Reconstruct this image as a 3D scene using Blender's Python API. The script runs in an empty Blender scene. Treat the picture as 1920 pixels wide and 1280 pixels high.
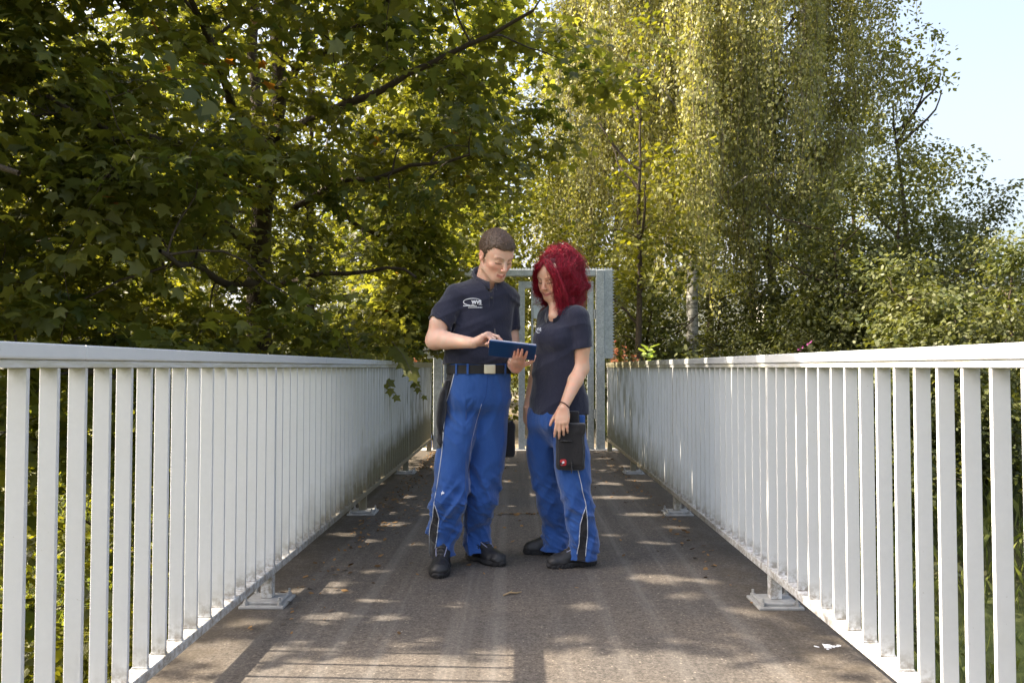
import bpy, math, random
import numpy as np
from mathutils import Vector, Matrix, Euler
from mathutils.bvhtree import BVHTree

R = math.radians
random.seed(7)
rng = np.random.default_rng(11)
SC = bpy.context.scene
COL = SC.collection

# ------------------------------------------------------------------ camera
F = 1500.0                      # focal length in source pixels (1920 wide)
EYE = Vector((0.0, 0.0, 1.07))
PITCH, YAW = math.atan(48 / F), math.atan(12 / F)
cam_d = bpy.data.cameras.new("camera")
cam_d.sensor_width = 36.0
cam_d.lens = F / 1920 * 36
cam_d.clip_start = 0.05
cam_d.clip_end = 2000
cam = bpy.data.objects.new("camera", cam_d)
cam.location = EYE
cam.rotation_euler = Euler((R(90) + PITCH, 0, YAW), 'XYZ')
COL.objects.link(cam)
SC.camera = cam
CAMR = cam.rotation_euler.to_matrix()
CAMRI = CAMR.inverted()

# ------------------------------------------------------------------ light
SUN_TO = Vector((-1.0, 0.045, 0.93)).normalized()
world = bpy.data.worlds.new("World")
SC.world = world
world.use_nodes = True
wn = world.node_tree
bg = wn.nodes["Background"]
sky = wn.nodes.new("ShaderNodeTexSky")
sky.sky_type = 'NISHITA'
sky.sun_disc = False
sky.sun_elevation = math.asin(SUN_TO.z)
sky.sun_rotation = math.atan2(SUN_TO.x, SUN_TO.y)
sky.air_density = 1.0
sky.dust_density = 7.0
sky.ozone_density = 0.3
hs = wn.nodes.new("ShaderNodeHueSaturation")
hs.inputs["Saturation"].default_value = 0.76
wn.links.new(sky.outputs[0], hs.inputs["Color"])
wn.links.new(hs.outputs[0], bg.inputs[0])
bg.inputs[1].default_value = 0.15
sun_d = bpy.data.lights.new("sun", 'SUN')
sun_d.energy = 5.0
sun_d.angle = R(0.5)
sun_d.color = (1.0, 0.88, 0.70)
sun = bpy.data.objects.new("sun", sun_d)
sun.rotation_euler = SUN_TO.to_track_quat('Z', 'Y').to_euler()
sun.location = (-20, 0, 20)
COL.objects.link(sun)
SC.view_settings.view_transform = 'Standard'
SC.view_settings.look = 'None'
SC.view_settings.exposure = 1.72
SC.view_settings.gamma = 1.0
SC.cycles.max_bounces = 8
SC.cycles.diffuse_bounces = 4
SC.cycles.glossy_bounces = 2
SC.cycles.transmission_bounces = 5
SC.cycles.transparent_max_bounces = 8
SC.cycles.caustics_reflective = False
SC.cycles.caustics_refractive = False
SC.cycles.use_denoising = True
SC.cycles.sample_clamp_indirect = 6.0


# ------------------------------------------------------------------ helpers
def P(px, py, Y):
    """real point at depth Y (metres along the bridge) seen at photo pixel px, py"""
    d = CAMR @ Vector(((px - 960) / F, (640 - py) / F, -1.0))
    return EYE + d * (Y / d.y)


def proj(pts):
    """numpy world points -> photo pixels"""
    q = (np.asarray(pts, dtype=np.float64) - np.array(EYE)) @ np.array(CAMR)
    return np.stack([960 + F * q[:, 0] / -q[:, 2], 640 - F * q[:, 1] / -q[:, 2]], 1)


def tag(o, label=None, cat=None, group=None, kind=None):
    if label: o["label"] = label
    if cat: o["category"] = cat
    if group: o["group"] = group
    if kind: o["kind"] = kind
    return o


def empty(name, loc=(0, 0, 0)):
    o = bpy.data.objects.new(name, None)
    o.location = loc
    o.empty_display_size = 0.2
    COL.objects.link(o)
    return o


def mesh_obj(name, verts, faces, mat=None, parent=None, smooth=False):
    me = bpy.data.meshes.new(name)
    verts = np.asarray(verts, dtype=np.float32).reshape(-1, 3)
    if isinstance(faces, np.ndarray):
        nf, k = faces.shape
        me.vertices.add(len(verts))
        me.vertices.foreach_set("co", verts.ravel())
        me.loops.add(nf * k)
        me.loops.foreach_set("vertex_index", faces.astype(np.int32).ravel())
        me.polygons.add(nf)
        me.polygons.foreach_set("loop_start", np.arange(0, nf * k, k, dtype=np.int32))
        me.update(calc_edges=True)
    else:
        me.from_pydata([tuple(map(float, v)) for v in verts], [], faces)
        me.update()
    if smooth:
        me.polygons.foreach_set("use_smooth", np.ones(len(me.polygons), dtype=bool))
    o = bpy.data.objects.new(name, me)
    if mat:
        for m in (mat if isinstance(mat, (list, tuple)) else [mat]):
            me.materials.append(m)
    COL.objects.link(o)
    if parent is not None:
        o.parent = parent
        o.matrix_parent_inverse = Matrix.Translation(parent.location).inverted() if parent.type == 'EMPTY' else Matrix()
    return o


class MB:
    """collects shapes and links them as one mesh object"""
    def __init__(s):
        s.v, s.f = [], []

    def add(s, v, f):
        n = len(s.v)
        s.v += [tuple(p) for p in v]
        s.f += [tuple(i + n for i in q) for q in f]
        return s

    def box(s, lo, hi, bevel=0.0, M=None):
        x0, y0, z0 = lo
        x1, y1, z1 = hi
        b = min(bevel, (x1 - x0) / 2.01, (y1 - y0) / 2.01, (z1 - z0) / 2.01)
        if b <= 0:
            v = [(x0, y0, z0), (x1, y0, z0), (x1, y1, z0), (x0, y1, z0), (x0, y0, z1), (x1, y0, z1), (x1, y1, z1), (x0, y1, z1)]
            f = [(0, 3, 2, 1), (4, 5, 6, 7), (0, 1, 5, 4), (1, 2, 6, 5), (2, 3, 7, 6), (3, 0, 4, 7)]
        else:
            v, idx = [], {}
            for i, (X, dx) in enumerate(((x0, 1), (x1, -1))):
                for j, (Y, dy) in enumerate(((y0, 1), (y1, -1))):
                    for k, (Z, dz) in enumerate(((z0, 1), (z1, -1))):
                        for a in range(3):
                            p = [X, Y, Z]
                            for c, d in enumerate((dx, dy, dz)):
                                if c != a: p[c] += d * b
                            idx[(i, j, k, a)] = len(v)
                            v.append(tuple(p))
            f = []
            for a in range(3):
                o1, o2 = [c for c in range(3) if c != a]
                for s_ in (0, 1):
                    q = []
                    for (m, n) in ((0, 0), (1, 0), (1, 1), (0, 1)):
                        c = [0, 0, 0]; c[a] = s_; c[o1] = m; c[o2] = n
                        q.append(idx[(*c, a)])
                    f.append(tuple(q))
            for a in range(3):           # edge strips running along axis a
                o1, o2 = [c for c in range(3) if c != a]
                for m in (0, 1):
                    for n in (0, 1):
                        c0 = [0, 0, 0]; c0[o1] = m; c0[o2] = n; c0[a] = 0
                        c1 = list(c0); c1[a] = 1
                        f.append((idx[(*c0, o1)], idx[(*c1, o1)], idx[(*c1, o2)], idx[(*c0, o2)]))
            for i in (0, 1):
                for j in (0, 1):
                    for k in (0, 1):
                        f.append((idx[(i, j, k, 0)], idx[(i, j, k, 1)], idx[(i, j, k, 2)]))
        if M is not None:
            v = [M @ Vector(p) for p in v]
        return s.add(v, f)

    def tube(s, pts, rad, n=6, cap=True):
        pts = [Vector(p) for p in pts]
        if not hasattr(rad, '__len__'): rad = [rad] * len(pts)
        v, f = [], []
        up = Vector((0.13, 0.31, 0.94))
        for i, p in enumerate(pts):
            t = (pts[min(i + 1, len(pts) - 1)] - pts[max(i - 1, 0)])
            t = t.normalized() if t.length > 1e-9 else Vector((0, 0, 1))
            a = t.cross(up)
            if a.length < 1e-3: a = t.cross(Vector((1, 0, 0)))
            a.normalize()
            b = t.cross(a)
            for k in range(n):
                w = 2 * math.pi * k / n
                v.append(p + (a * math.cos(w) + b * math.sin(w)) * rad[i])
            if i:
                for k in range(n):
                    f.append(((i - 1) * n + k, (i - 1) * n + (k + 1) % n, i * n + (k + 1) % n, i * n + k))
        if cap:
            f.append(tuple(range(n)))
            f.append(tuple((len(pts) - 1) * n + k for k in reversed(range(n))))
        return s.add(v, f)

    def build(s, name, mat=None, parent=None, smooth=False):
        o = mesh_obj(name, s.v, s.f, mat, parent, smooth)
        import bmesh
        bm = bmesh.new(); bm.from_mesh(o.data)
        bmesh.ops.recalc_face_normals(bm, faces=bm.faces)
        bm.to_mesh(o.data); bm.free()
        return o


# ------------------------------------------------------------------ materials
def new_mat(name):
    m = bpy.data.materials.new(name)
    m.use_nodes = True
    nt = m.node_tree
    return m, nt, nt.nodes["Principled BSDF"]


def N(nt, typ, **kw):
    n = nt.nodes.new(typ)
    for k, v in kw.items():
        if k.startswith("i_"):
            key = k[2:].replace("_", " ")
            n.inputs[key].default_value = v
        else:
            setattr(n, k, v)
    return n


def coords(nt, obj=False):
    t = N(nt, "ShaderNodeTexCoord")
    if obj:
        return t.outputs["Object"]
    g = N(nt, "ShaderNodeNewGeometry")
    return g.outputs["Position"]


def noise(nt, scale, detail=4, rough=0.6, vec=None, mapping=None):
    n = N(nt, "ShaderNodeTexNoise")
    n.inputs["Scale"].default_value = scale
    n.inputs["Detail"].default_value = detail
    n.inputs["Roughness"].default_value = rough
    v = vec or coords(nt)
    if mapping:
        mp = N(nt, "ShaderNodeMapping")
        mp.inputs["Scale"].default_value = mapping
        nt.links.new(v, mp.inputs[0]); v = mp.outputs[0]
    nt.links.new(v, n.inputs["Vector"])
    return n.outputs["Fac"]


def ramp(nt, fac, stops):
    r = N(nt, "ShaderNodeValToRGB")
    e = r.color_ramp.elements
    while len(e) < len(stops): e.new(0.5)
    for el, (p, c) in zip(e, stops):
        el.position = p
        el.color = (*c, 1) if len(c) == 3 else c
    nt.links.new(fac, r.inputs[0])
    return r.outputs[0]


def mix(nt, fac, a, b, mode='MIX'):
    m = N(nt, "ShaderNodeMix", data_type='RGBA', blend_type=mode)
    for sock, v in ((m.inputs[0], fac), (m.inputs[6], a), (m.inputs[7], b)):
        if isinstance(v, (int, float)): sock.default_value = v
        elif isinstance(v, tuple): sock.default_value = (*v, 1) if len(v) == 3 else v
        else: nt.links.new(v, sock)
    return m.outputs[2]


def math_n(nt, op, a, b=None, clamp=False):
    m = N(nt, "ShaderNodeMath", operation=op)
    m.use_clamp = clamp
    for sock, v in ((m.inputs[0], a), (m.inputs[1], b)):
        if v is None: continue
        if isinstance(v, (int, float)): sock.default_value = v
        else: nt.links.new(v, sock)
    return m.outputs[0]


def maprange(nt, v, a, b, c=0.0, d=1.0):
    m = N(nt, "ShaderNodeMapRange")
    nt.links.new(v, m.inputs[0])
    for i, x in enumerate((a, b, c, d)): m.inputs[1 + i].default_value = x
    return m.outputs[0]


def bump(nt, bs, h, strength=0.3, dist=0.002):
    b = N(nt, "ShaderNodeBump")
    b.inputs["Strength"].default_value = strength
    b.inputs["Distance"].default_value = dist
    nt.links.new(h, b.inputs["Height"])
    nt.links.new(b.outputs[0], bs.inputs["Normal"])
    return b


def simple(name, col, rough=0.6, metal=0.0, var=0.15, nscale=30.0, bstr=0.2, bdist=0.001, spec=0.5):
    m, nt, bs = new_mat(name)
    n = noise(nt, nscale, 5)
    c = mix(nt, n, tuple(x * (1 - var) for x in col), tuple(min(1, x * (1 + var)) for x in col))
    nt.links.new(c, bs.inputs["Base Color"])
    bs.inputs["Roughness"].default_value = rough
    bs.inputs["Metallic"].default_value = metal
    bs.inputs["Specular IOR Level"].default_value = spec
    if bstr: bump(nt, bs, noise(nt, nscale * 3, 3), bstr, bdist)
    return m


def leaf_mat(name, dark, light, trans=0.4, rough=0.45, spec=0.35, tcol=(1.0, 1.0, 0.35), extra=None):
    m, nt, bs = new_mat(name)
    at = N(nt, "ShaderNodeAttribute", attribute_name="var")
    stops = [(0.0, dark), (0.75, light)]
    if extra: stops += [(0.965, light), (0.985, extra)]
    c = ramp(nt, at.outputs["Fac"], stops)
    nt.links.new(c, bs.inputs["Base Color"])
    bs.inputs["Roughness"].default_value = rough
    bs.inputs["Specular IOR Level"].default_value = spec
    tr = N(nt, "ShaderNodeBsdfTranslucent")
    tc = mix(nt, 1.0, c, tuple(x * 1.9 for x in tcol), 'MULTIPLY')
    nt.links.new(tc, tr.inputs[0])
    mx = N(nt, "ShaderNodeMixShader")
    mx.inputs[0].default_value = trans
    nt.links.new(bs.outputs[0], mx.inputs[1])
    nt.links.new(tr.outputs[0], mx.inputs[2])
    nt.links.new(mx.outputs[0], nt.nodes["Material Output"].inputs[0])
    return m


def smoothstep(a, b, x):
    t = np.clip((x - a) / (b - a), 0, 1)
    return t * t * (3 - 2 * t)


_LAT = rng.random((32, 32, 32)).astype(np.float32)


def vnoise(x, y, z):
    """value noise in -1..1"""
    x, y, z = (np.asarray(a, dtype=np.float32) for a in (x, y, z))
    xi, yi, zi = np.floor(x), np.floor(y), np.floor(z)
    fx, fy, fz = x - xi, y - yi, z - zi
    fx, fy, fz = fx * fx * (3 - 2 * fx), fy * fy * (3 - 2 * fy), fz * fz * (3 - 2 * fz)
    xi, yi, zi = xi.astype(np.int32) & 31, yi.astype(np.int32) & 31, zi.astype(np.int32) & 31
    x1, y1, z1 = (xi + 1) & 31, (yi + 1) & 31, (zi + 1) & 31
    L = _LAT
    a = L[xi, yi, zi] * (1 - fx) + L[x1, yi, zi] * fx
    b = L[xi, y1, zi] * (1 - fx) + L[x1, y1, zi] * fx
    c = L[xi, yi, z1] * (1 - fx) + L[x1, yi, z1] * fx
    d = L[xi, y1, z1] * (1 - fx) + L[x1, y1, z1] * fx
    return 2 * ((a * (1 - fy) + b * fy) * (1 - fz) + (c * (1 - fy) + d * fy) * fz) - 1

# ------------------------------------------------------------------ setting materials
def asphalt_mat(name, base=(0.070, 0.065, 0.062), warm=(0.098, 0.085, 0.073), grain=85, dirt=0.5):
    m, nt, bs = new_mat(name)
    p = coords(nt)
    g1 = noise(nt, grain, 4, 0.85, p)
    g2 = noise(nt, 34, 5, 0.85, p)
    big = noise(nt, 1.3, 5, 0.6, p)
    c = mix(nt, maprange(nt, big, 0.35, 0.68), base, warm)
    c = mix(nt, maprange(nt, g1, 0.3, 0.72), mix(nt, 1.0, c, (0.25, 0.25, 0.25), 'MULTIPLY'), mix(nt, 1.0, c, (2.1, 2.05, 2.0), 'MULTIPLY'))
    vor = N(nt, "ShaderNodeTexVoronoi", feature='F1')
    vor.inputs["Scale"].default_value = 95
    nt.links.new(p, vor.inputs["Vector"])
    hashc = N(nt, "ShaderNodeSeparateColor")
    nt.links.new(vor.outputs["Color"], hashc.inputs[0])
    chips = math_n(nt, 'MULTIPLY', math_n(nt, 'GREATER_THAN', hashc.outputs[0], 0.86), math_n(nt, 'LESS_THAN', vor.outputs["Distance"], math_n(nt, 'MULTIPLY', hashc.outputs[1], 0.45)))
    c = mix(nt, math_n(nt, 'MULTIPLY', chips, math_n(nt, 'MULTIPLY', hashc.outputs[2], 0.6)), c, (0.34, 0.30, 0.25))
    c = mix(nt, maprange(nt, g2, 0.36, 0.66), mix(nt, 1.0, c, (0.62, 0.62, 0.62), 'MULTIPLY'), mix(nt, 1.0, c, (1.45, 1.42, 1.38), 'MULTIPLY'))
    # worn tracks that run along the bridge, and darker strips
    tr = noise(nt, 1.0, 4, 0.55, p, (9.0, 0.12, 1.0))
    c = mix(nt, math_n(nt, 'MULTIPLY', maprange(nt, tr, 0.52, 0.70), 0.42), c, (0.21, 0.195, 0.18))
    tr2 = noise(nt, 1.0, 4, 0.55, p, (5.0, 0.2, 1.0))
    c = mix(nt, math_n(nt, 'MULTIPLY', maprange(nt, tr2, 0.55, 0.7), 0.45), c, (0.045, 0.041, 0.038))
    blot = noise(nt, 4.5, 6, 0.75, p)
    c = mix(nt, math_n(nt, 'MULTIPLY', maprange(nt, blot, 0.56, 0.70), 0.45), c, (0.04, 0.035, 0.03))
    # dirt and moss gathering along both edges
    sx = N(nt, "ShaderNodeSeparateXYZ"); nt.links.new(p, sx.inputs[0])
    ed = math_n(nt, 'ABSOLUTE', sx.outputs[0])
    far = maprange(nt, sx.outputs[1], 2.0, 9.5)
    dn = noise(nt, 7, 6, 0.7, p)
    e2 = math_n(nt, 'ADD', maprange(nt, ed, 0.55, 1.15), math_n(nt, 'MULTIPLY', far, 0.35))
    dm = maprange(nt, math_n(nt, 'MULTIPLY', e2, dn), 0.36, 0.62, 0, dirt)
    c = mix(nt, dm, c, (0.055, 0.042, 0.026))
    nt.links.new(c, bs.inputs["Base Color"])
    bs.inputs["Roughness"].default_value = 0.88
    bs.inputs["Specular IOR Level"].default_value = 0.3
    bump(nt, bs, math_n(nt, 'ADD', g1, g2), 0.55, 0.004)
    return m


def paint_mat(name, grime=1.0):
    """white painted metal with grime runs, moss towards the far end"""
    m, nt, bs = new_mat(name)
    p = coords(nt)
    sx = N(nt, "ShaderNodeSeparateXYZ"); nt.links.new(p, sx.inputs[0])
    x, y, z = sx.outputs
    runs = noise(nt, 1.0, 5, 0.65, p, (34, 34, 2.4))
    blot = noise(nt, 5.5, 6, 0.7, p)
    fine = noise(nt, 60, 4, 0.7, p)
    c = mix(nt, fine, (0.54, 0.555, 0.58), (0.61, 0.62, 0.63))
    c = mix(nt, math_n(nt, 'MULTIPLY', maprange(nt, blot, 0.45, 0.75), 0.25), c, (0.50, 0.49, 0.45))
    # grime near the foot, worse with distance along the bridge
    low = maprange(nt, z, 0.62, 0.12)
    far = maprange(nt, y, 3.6, 9.0)
    k = math_n(nt, 'MULTIPLY', math_n(nt, 'ADD', 0.22, math_n(nt, 'MULTIPLY', far, 0.9)), low)
    left = maprange(nt, x, 0.3, -0.3, 0.62, 1.0)
    k = math_n(nt, 'MULTIPLY', k, left)
    k = maprange(nt, math_n(nt, 'MULTIPLY', k, math_n(nt, 'ADD', runs, math_n(nt, 'MULTIPLY', blot, 0.8))), 0.13, 0.44, 0, 0.9 * grime)
    c = mix(nt, k, c, mix(nt, fine, (0.075, 0.068, 0.032), (0.17, 0.15, 0.08)))
    streak = maprange(nt, math_n(nt, 'MULTIPLY', runs, maprange(nt, y, 3.5, 9.0, 0.5, 1.0)), 0.43, 0.60, 0, 0.75 * grime)
    c = mix(nt, streak, c, (0.19, 0.18, 0.12))
    # scuffs at the very bottom
    toe = math_n(nt, 'MULTIPLY', maprange(nt, z, 0.23, 0.165), maprange(nt, noise(nt, 38, 4, 0.7, p), 0.40, 0.6))
    c = mix(nt, math_n(nt, 'MULTIPLY', toe, 0.75), c, (0.16, 0.13, 0.09))
    under = math_n(nt, 'MULTIPLY', maprange(nt, z, 1.02, 1.066), maprange(nt, noise(nt, 26, 4, 0.7, p), 0.36, 0.62))
    c = mix(nt, math_n(nt, 'MULTIPLY', under, 0.45), c, (0.30, 0.27, 0.22))
    c = mix(nt, maprange(nt, noise(nt, 75, 3, 0.8, p), 0.70, 0.76, 0, 0.6), c, (0.22, 0.19, 0.15))
    nt.links.new(c, bs.inputs["Base Color"])
    bs.inputs["Roughness"].default_value = 0.5
    bs.inputs["Specular IOR Level"].default_value = 0.4
    bump(nt, bs, blot, 0.12, 0.004)
    return m


def rail_mat(name, moss=1.0):
    m, nt, bs = new_mat(name)
    p = coords(nt)
    sx = N(nt, "ShaderNodeSeparateXYZ"); nt.links.new(p, sx.inputs[0])
    x, y, z = sx.outputs
    n1 = noise(nt, 1.0, 5, 0.7, p, (10, 4, 40))
    n2 = noise(nt, 26, 5, 0.7, p)
    runs = noise(nt, 1.0, 5, 0.7, p, (10, 38, 3))
    c = mix(nt, n2, (0.54, 0.56, 0.60), (0.61, 0.63, 0.65))
    far = maprange(nt, y, 5.0, 9.5)
    mo = maprange(nt, math_n(nt, 'MULTIPLY', math_n(nt, 'ADD', far, 0.22), math_n(nt, 'ADD', n1, runs)), 0.38, 0.78, 0, 0.9 * moss)
    c = mix(nt, mo, c, mix(nt, n2, (0.12, 0.11, 0.05), (0.27, 0.24, 0.13)))
    band = math_n(nt, 'MULTIPLY', maprange(nt, z, 1.097, 1.086), maprange(nt, n1, 0.38, 0.62))
    c = mix(nt, math_n(nt, 'MULTIPLY', band, 0.55 * moss), c, (0.34, 0.31, 0.16))
    pk = maprange(nt, n2, 0.66, 0.74)
    c = mix(nt, math_n(nt, 'MULTIPLY', pk, 0.5), c, (0.24, 0.22, 0.17))
    nt.links.new(c, bs.inputs["Base Color"])
    bs.inputs["Roughness"].default_value = 0.42
    bump(nt, bs, n2, 0.15, 0.002)
    return m


def galv_mat(name):
    m, nt, bs = new_mat(name)
    p = coords(nt)
    v = N(nt, "ShaderNodeTexVoronoi"); v.inputs["Scale"].default_value = 60
    nt.links.new(p, v.inputs["Vector"])
    s = N(nt, "ShaderNodeSeparateColor"); nt.links.new(v.outputs["Color"], s.inputs[0])
    n = noise(nt, 9, 5, 0.65, p)
    f = math_n(nt, 'ADD', math_n(nt, 'MULTIPLY', s.outputs[0], 0.35), math_n(nt, 'MULTIPLY', n, 0.65))
    c = ramp(nt, f, [(0.25, (0.30, 0.325, 0.34)), (0.55, (0.40, 0.43, 0.445)), (0.8, (0.52, 0.545, 0.56))])
    nt.links.new(c, bs.inputs["Base Color"])
    bs.inputs["Metallic"].default_value = 0.25
    bs.inputs["Roughness"].default_value = 0.55
    bump(nt, bs, n, 0.1, 0.003)
    return m


def ground_mat(name):
    m, nt, bs = new_mat(name)
    p = coords(nt)
    n1 = noise(nt, 0.6, 5, 0.6, p)
    n2 = noise(nt, 14, 6, 0.75, p)
    c = mix(nt, maprange(nt, n2, 0.3, 0.7), (0.030, 0.026, 0.012), (0.085, 0.085, 0.028))
    c = mix(nt, maprange(nt, n1, 0.4, 0.62), c, mix(nt, n2, (0.05, 0.075, 0.015), (0.13, 0.16, 0.04)))
    nt.links.new(c, bs.inputs["Base Color"])
    bs.inputs["Roughness"].default_value = 0.95
    bump(nt, bs, n2, 0.8, 0.05)
    return m


M_asphalt = asphalt_mat("asphalt")
M_path = asphalt_mat("gravel path", (0.20, 0.17, 0.125), (0.27, 0.225, 0.16), 180, 0.4)
M_paint = paint_mat("white paint")
M_rail = rail_mat("rail paint")
M_galv = galv_mat("galvanised steel")
M_ground = ground_mat("earth and grass")
M_conc = simple("concrete", (0.40, 0.39, 0.37), 0.9, var=0.3, nscale=18, bstr=0.4, bdist=0.004)
M_zinc = simple("grey zinc plate", (0.30, 0.30, 0.295), 0.7, 0.1, var=0.55, nscale=26)
M_bark = simple("brown bark", (0.060, 0.043, 0.028), 0.9, var=0.5, nscale=22, bstr=0.9, bdist=0.02)
M_bark_pale = simple("pale twig bark", (0.13, 0.105, 0.075), 0.85, var=0.35, nscale=30, bstr=0.6, bdist=0.01)


def birch_mat():
    m, nt, bs = new_mat("birch bark")
    p = coords(nt)
    n1 = noise(nt, 1.0, 5, 0.7, p, (6, 6, 22))
    n2 = noise(nt, 9, 4, 0.6, p)
    c = mix(nt, maprange(nt, n1, 0.50, 0.60), (0.36, 0.35, 0.32), (0.06, 0.055, 0.05))
    c = mix(nt, maprange(nt, n2, 0.52, 0.62), c, (0.16, 0.15, 0.12))
    nt.links.new(c, bs.inputs["Base Color"])
    bs.inputs["Roughness"].default_value = 0.8
    bump(nt, bs, n1, 0.5, 0.02)
    return m


M_birch = birch_mat()


# ------------------------------------------------------------------ ground
def terrain(x, y):
    x, y = np.asarray(x, dtype=np.float64), np.asarray(y, dtype=np.float64)
    bank = smoothstep(9.0, 13.5, y + 0.25 * np.abs(x) * (np.abs(x) > 2)) 
    near = smoothstep(-1.5, -5.0, y)
    nz = vnoise(x * 0.35 + 9, y * 0.35 + 3, x * 0) * 0.16 + vnoise(x * 1.3, y * 1.3, x * 0 + 5) * 0.05
    nearpath = smoothstep(1.6, 3.2, np.abs(x))
    lvl = np.maximum(bank, near)
    core = smoothstep(10.25, 10.42, y) * (1 - smoothstep(1.5, 2.6, np.abs(x)))
    z = -2.3 + lvl * 2.2 + nz * (0.35 + 0.65 * nearpath)
    z = np.where(core > 0, z * (1 - core) + (-0.06) * core, z)
    return z


def axis(lo, hi, fine_lo, fine_hi, f, c):
    a = list(np.arange(fine_lo, fine_hi, f))
    v, s = fine_lo, c
    L = []
    while v > lo:
        v -= s; s *= 1.25; L.append(max(v, lo))
    v, s = a[-1], c
    Rr = []
    while v < hi:
        v += s; s *= 1.25; Rr.append(min(v, hi))
    return np.array(L[::-1] + a + Rr)


ax = axis(-500, 500, -12, 12, 0.25, 0.5)
ay = axis(-300, 700, -7, 26, 0.25, 0.5)
GX, GY = np.meshgrid(ax, ay)
GZ = terrain(GX, GY)
nx_, ny_ = len(ax), len(ay)
ii = (np.arange(ny_ - 1)[:, None] * nx_ + np.arange(nx_ - 1)[None, :]).ravel()
ground = mesh_obj("ground", np.stack([GX, GY, GZ], -1).reshape(-1, 3),
                  np.stack([ii, ii + 1, ii + 1 + nx_, ii + nx_], 1), M_ground, smooth=True)
tag(ground, kind="structure")

b = MB()
b.box((-1.36, -4.5, -0.32), (1.36, 10.34, 0.0), 0.012)
tag(b.build("bridge_deck", M_asphalt), kind="structure")
b = MB()
b.box((-1.30, 10.352, -0.3), (1.30, 10.60, 0.004), 0.006)
tag(b.build("abutment_sill", M_conc), kind="structure")
b = MB()
pv, pf = [], []
for j in range(41):
    yy = 10.61 + j * 0.6
    cx = 0.02 * (yy - 10.6) ** 1.2 * -0.35
    w = 1.25 + 0.02 * j
    pv += [(cx - w, yy, -0.01), (cx + w, yy, -0.01)]
    if j: pf.append((2 * j - 2, 2 * j - 1, 2 * j + 1, 2 * j))
path = mesh_obj("path", pv, pf, M_path)
tag(path, kind="structure")


# ------------------------------------------------------------------ railings
POSTS = [1.455, 3.68, 5.91, 8.14]
PITCHY = 0.1239


def railing(side, label):
    xi = -1.115 if side < 0 else 1.135          # inner face
    s = side
    root = empty("bridge_railing", (xi + s * 0.03, 1.0, 0))
    tag(root, label, "railing", "white railings along both sides of the bridge")

    def bx(mb, a, b_, y0, y1, z0, z1, bev=0.002):
        x0, x1 = sorted((xi + s * a, xi + s * b_))
        mb.box((x0, y0, z0), (x1, y1, z1), bev)
    # top rail: cap tube in lengths with joints, lower flange
    joints = [-1.4, 2.05, 4.62, 7.25, 10.33] if side < 0 else [-1.4, 1.72, 4.4, 7.1, 10.33]
    for a, c in zip(joints[:-1], joints[1:]):
        m = MB(); bx(m, -0.004, 0.062, a + 0.0012, c - 0.0012, 1.088, 1.126, 0.003)
        m.build("top_rail", M_rail, root)
    m = MB(); bx(m, 0.002, 0.054, -1.4, 10.33, 1.068, 1.0865, 0.002)
    m.build("rail_flange", M_rail, root)
    m = MB(); bx(m, -0.002, 0.060, -1.4, 10.32, 0.126, 0.160, 0.003)
    m.build("bottom_rail", M_paint, root)
    # balusters: flat bars set across the railing
    y = -1.0
    k0 = -18
    for k in range(k0, 58):
        y = POSTS[1] + (k - 0) * PITCHY
        if y < -1.2 or y > 10.2: continue
        if min(abs(y - p) for p in POSTS) < 0.05: continue
        m = MB()
        tilt = random.uniform(-0.0012, 0.0012)
        bx(m, 0.0050, 0.0505, y - 0.006 + tilt, y + 0.006 + tilt, 0.1605, 1.0675, 0.0015)
        # little weld foot
        bx(m, 0.004, 0.052, y - 0.008, y + 0.008, 0.1606, 0.1665, 0.001)
        m.build("baluster", M_paint, root)
    for p in POSTS + [10.24]:
        m = MB()
        if p > 10:
            bx(m, 0.0, 0.056, p - 0.03, p + 0.03, 0.0, 1.0675, 0.002)
        else:
            bx(m, 0.0, 0.054, p - 0.012, p + 0.012, 0.026, 1.0675, 0.002)
            bx(m, 0.001, 0.053, p - 0.032, p - 0.0125, 0.026, 0.125, 0.002)
        po = m.build("post", M_paint, root)
        if p < 10:
            m = MB(); bx(m, -0.075, 0.125, p - 0.115, p + 0.085, 0.0, 0.012, 0.002)
            bx(m, -0.055, 0.105, p - 0.09, p + 0.06, 0.0125, 0.025, 0.003)
            m.build("base_plate", M_zinc, po)
            for dx in (-0.052, 0.10):
                for dy in (-0.09, 0.06):
                    m = MB()
                    c = Vector((xi + s * dx, p + dy, 0.012))
                    m.tube([c, c + Vector((0, 0, 0.016))], 0.012, 6)
                    m.tube([c + Vector((0, 0, 0.0165)), c + Vector((0, 0, 0.034))], 0.006, 6)
                    m.build("bolt", M_zinc, po)
    return root


railing(-1, "long white railing on the left, green grime at its far end under the maple")
railing(1, "long white bridge railing on the right, its near bars edged by sunlight")

# ------------------------------------------------------------------ gate
GYD = 10.47


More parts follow.
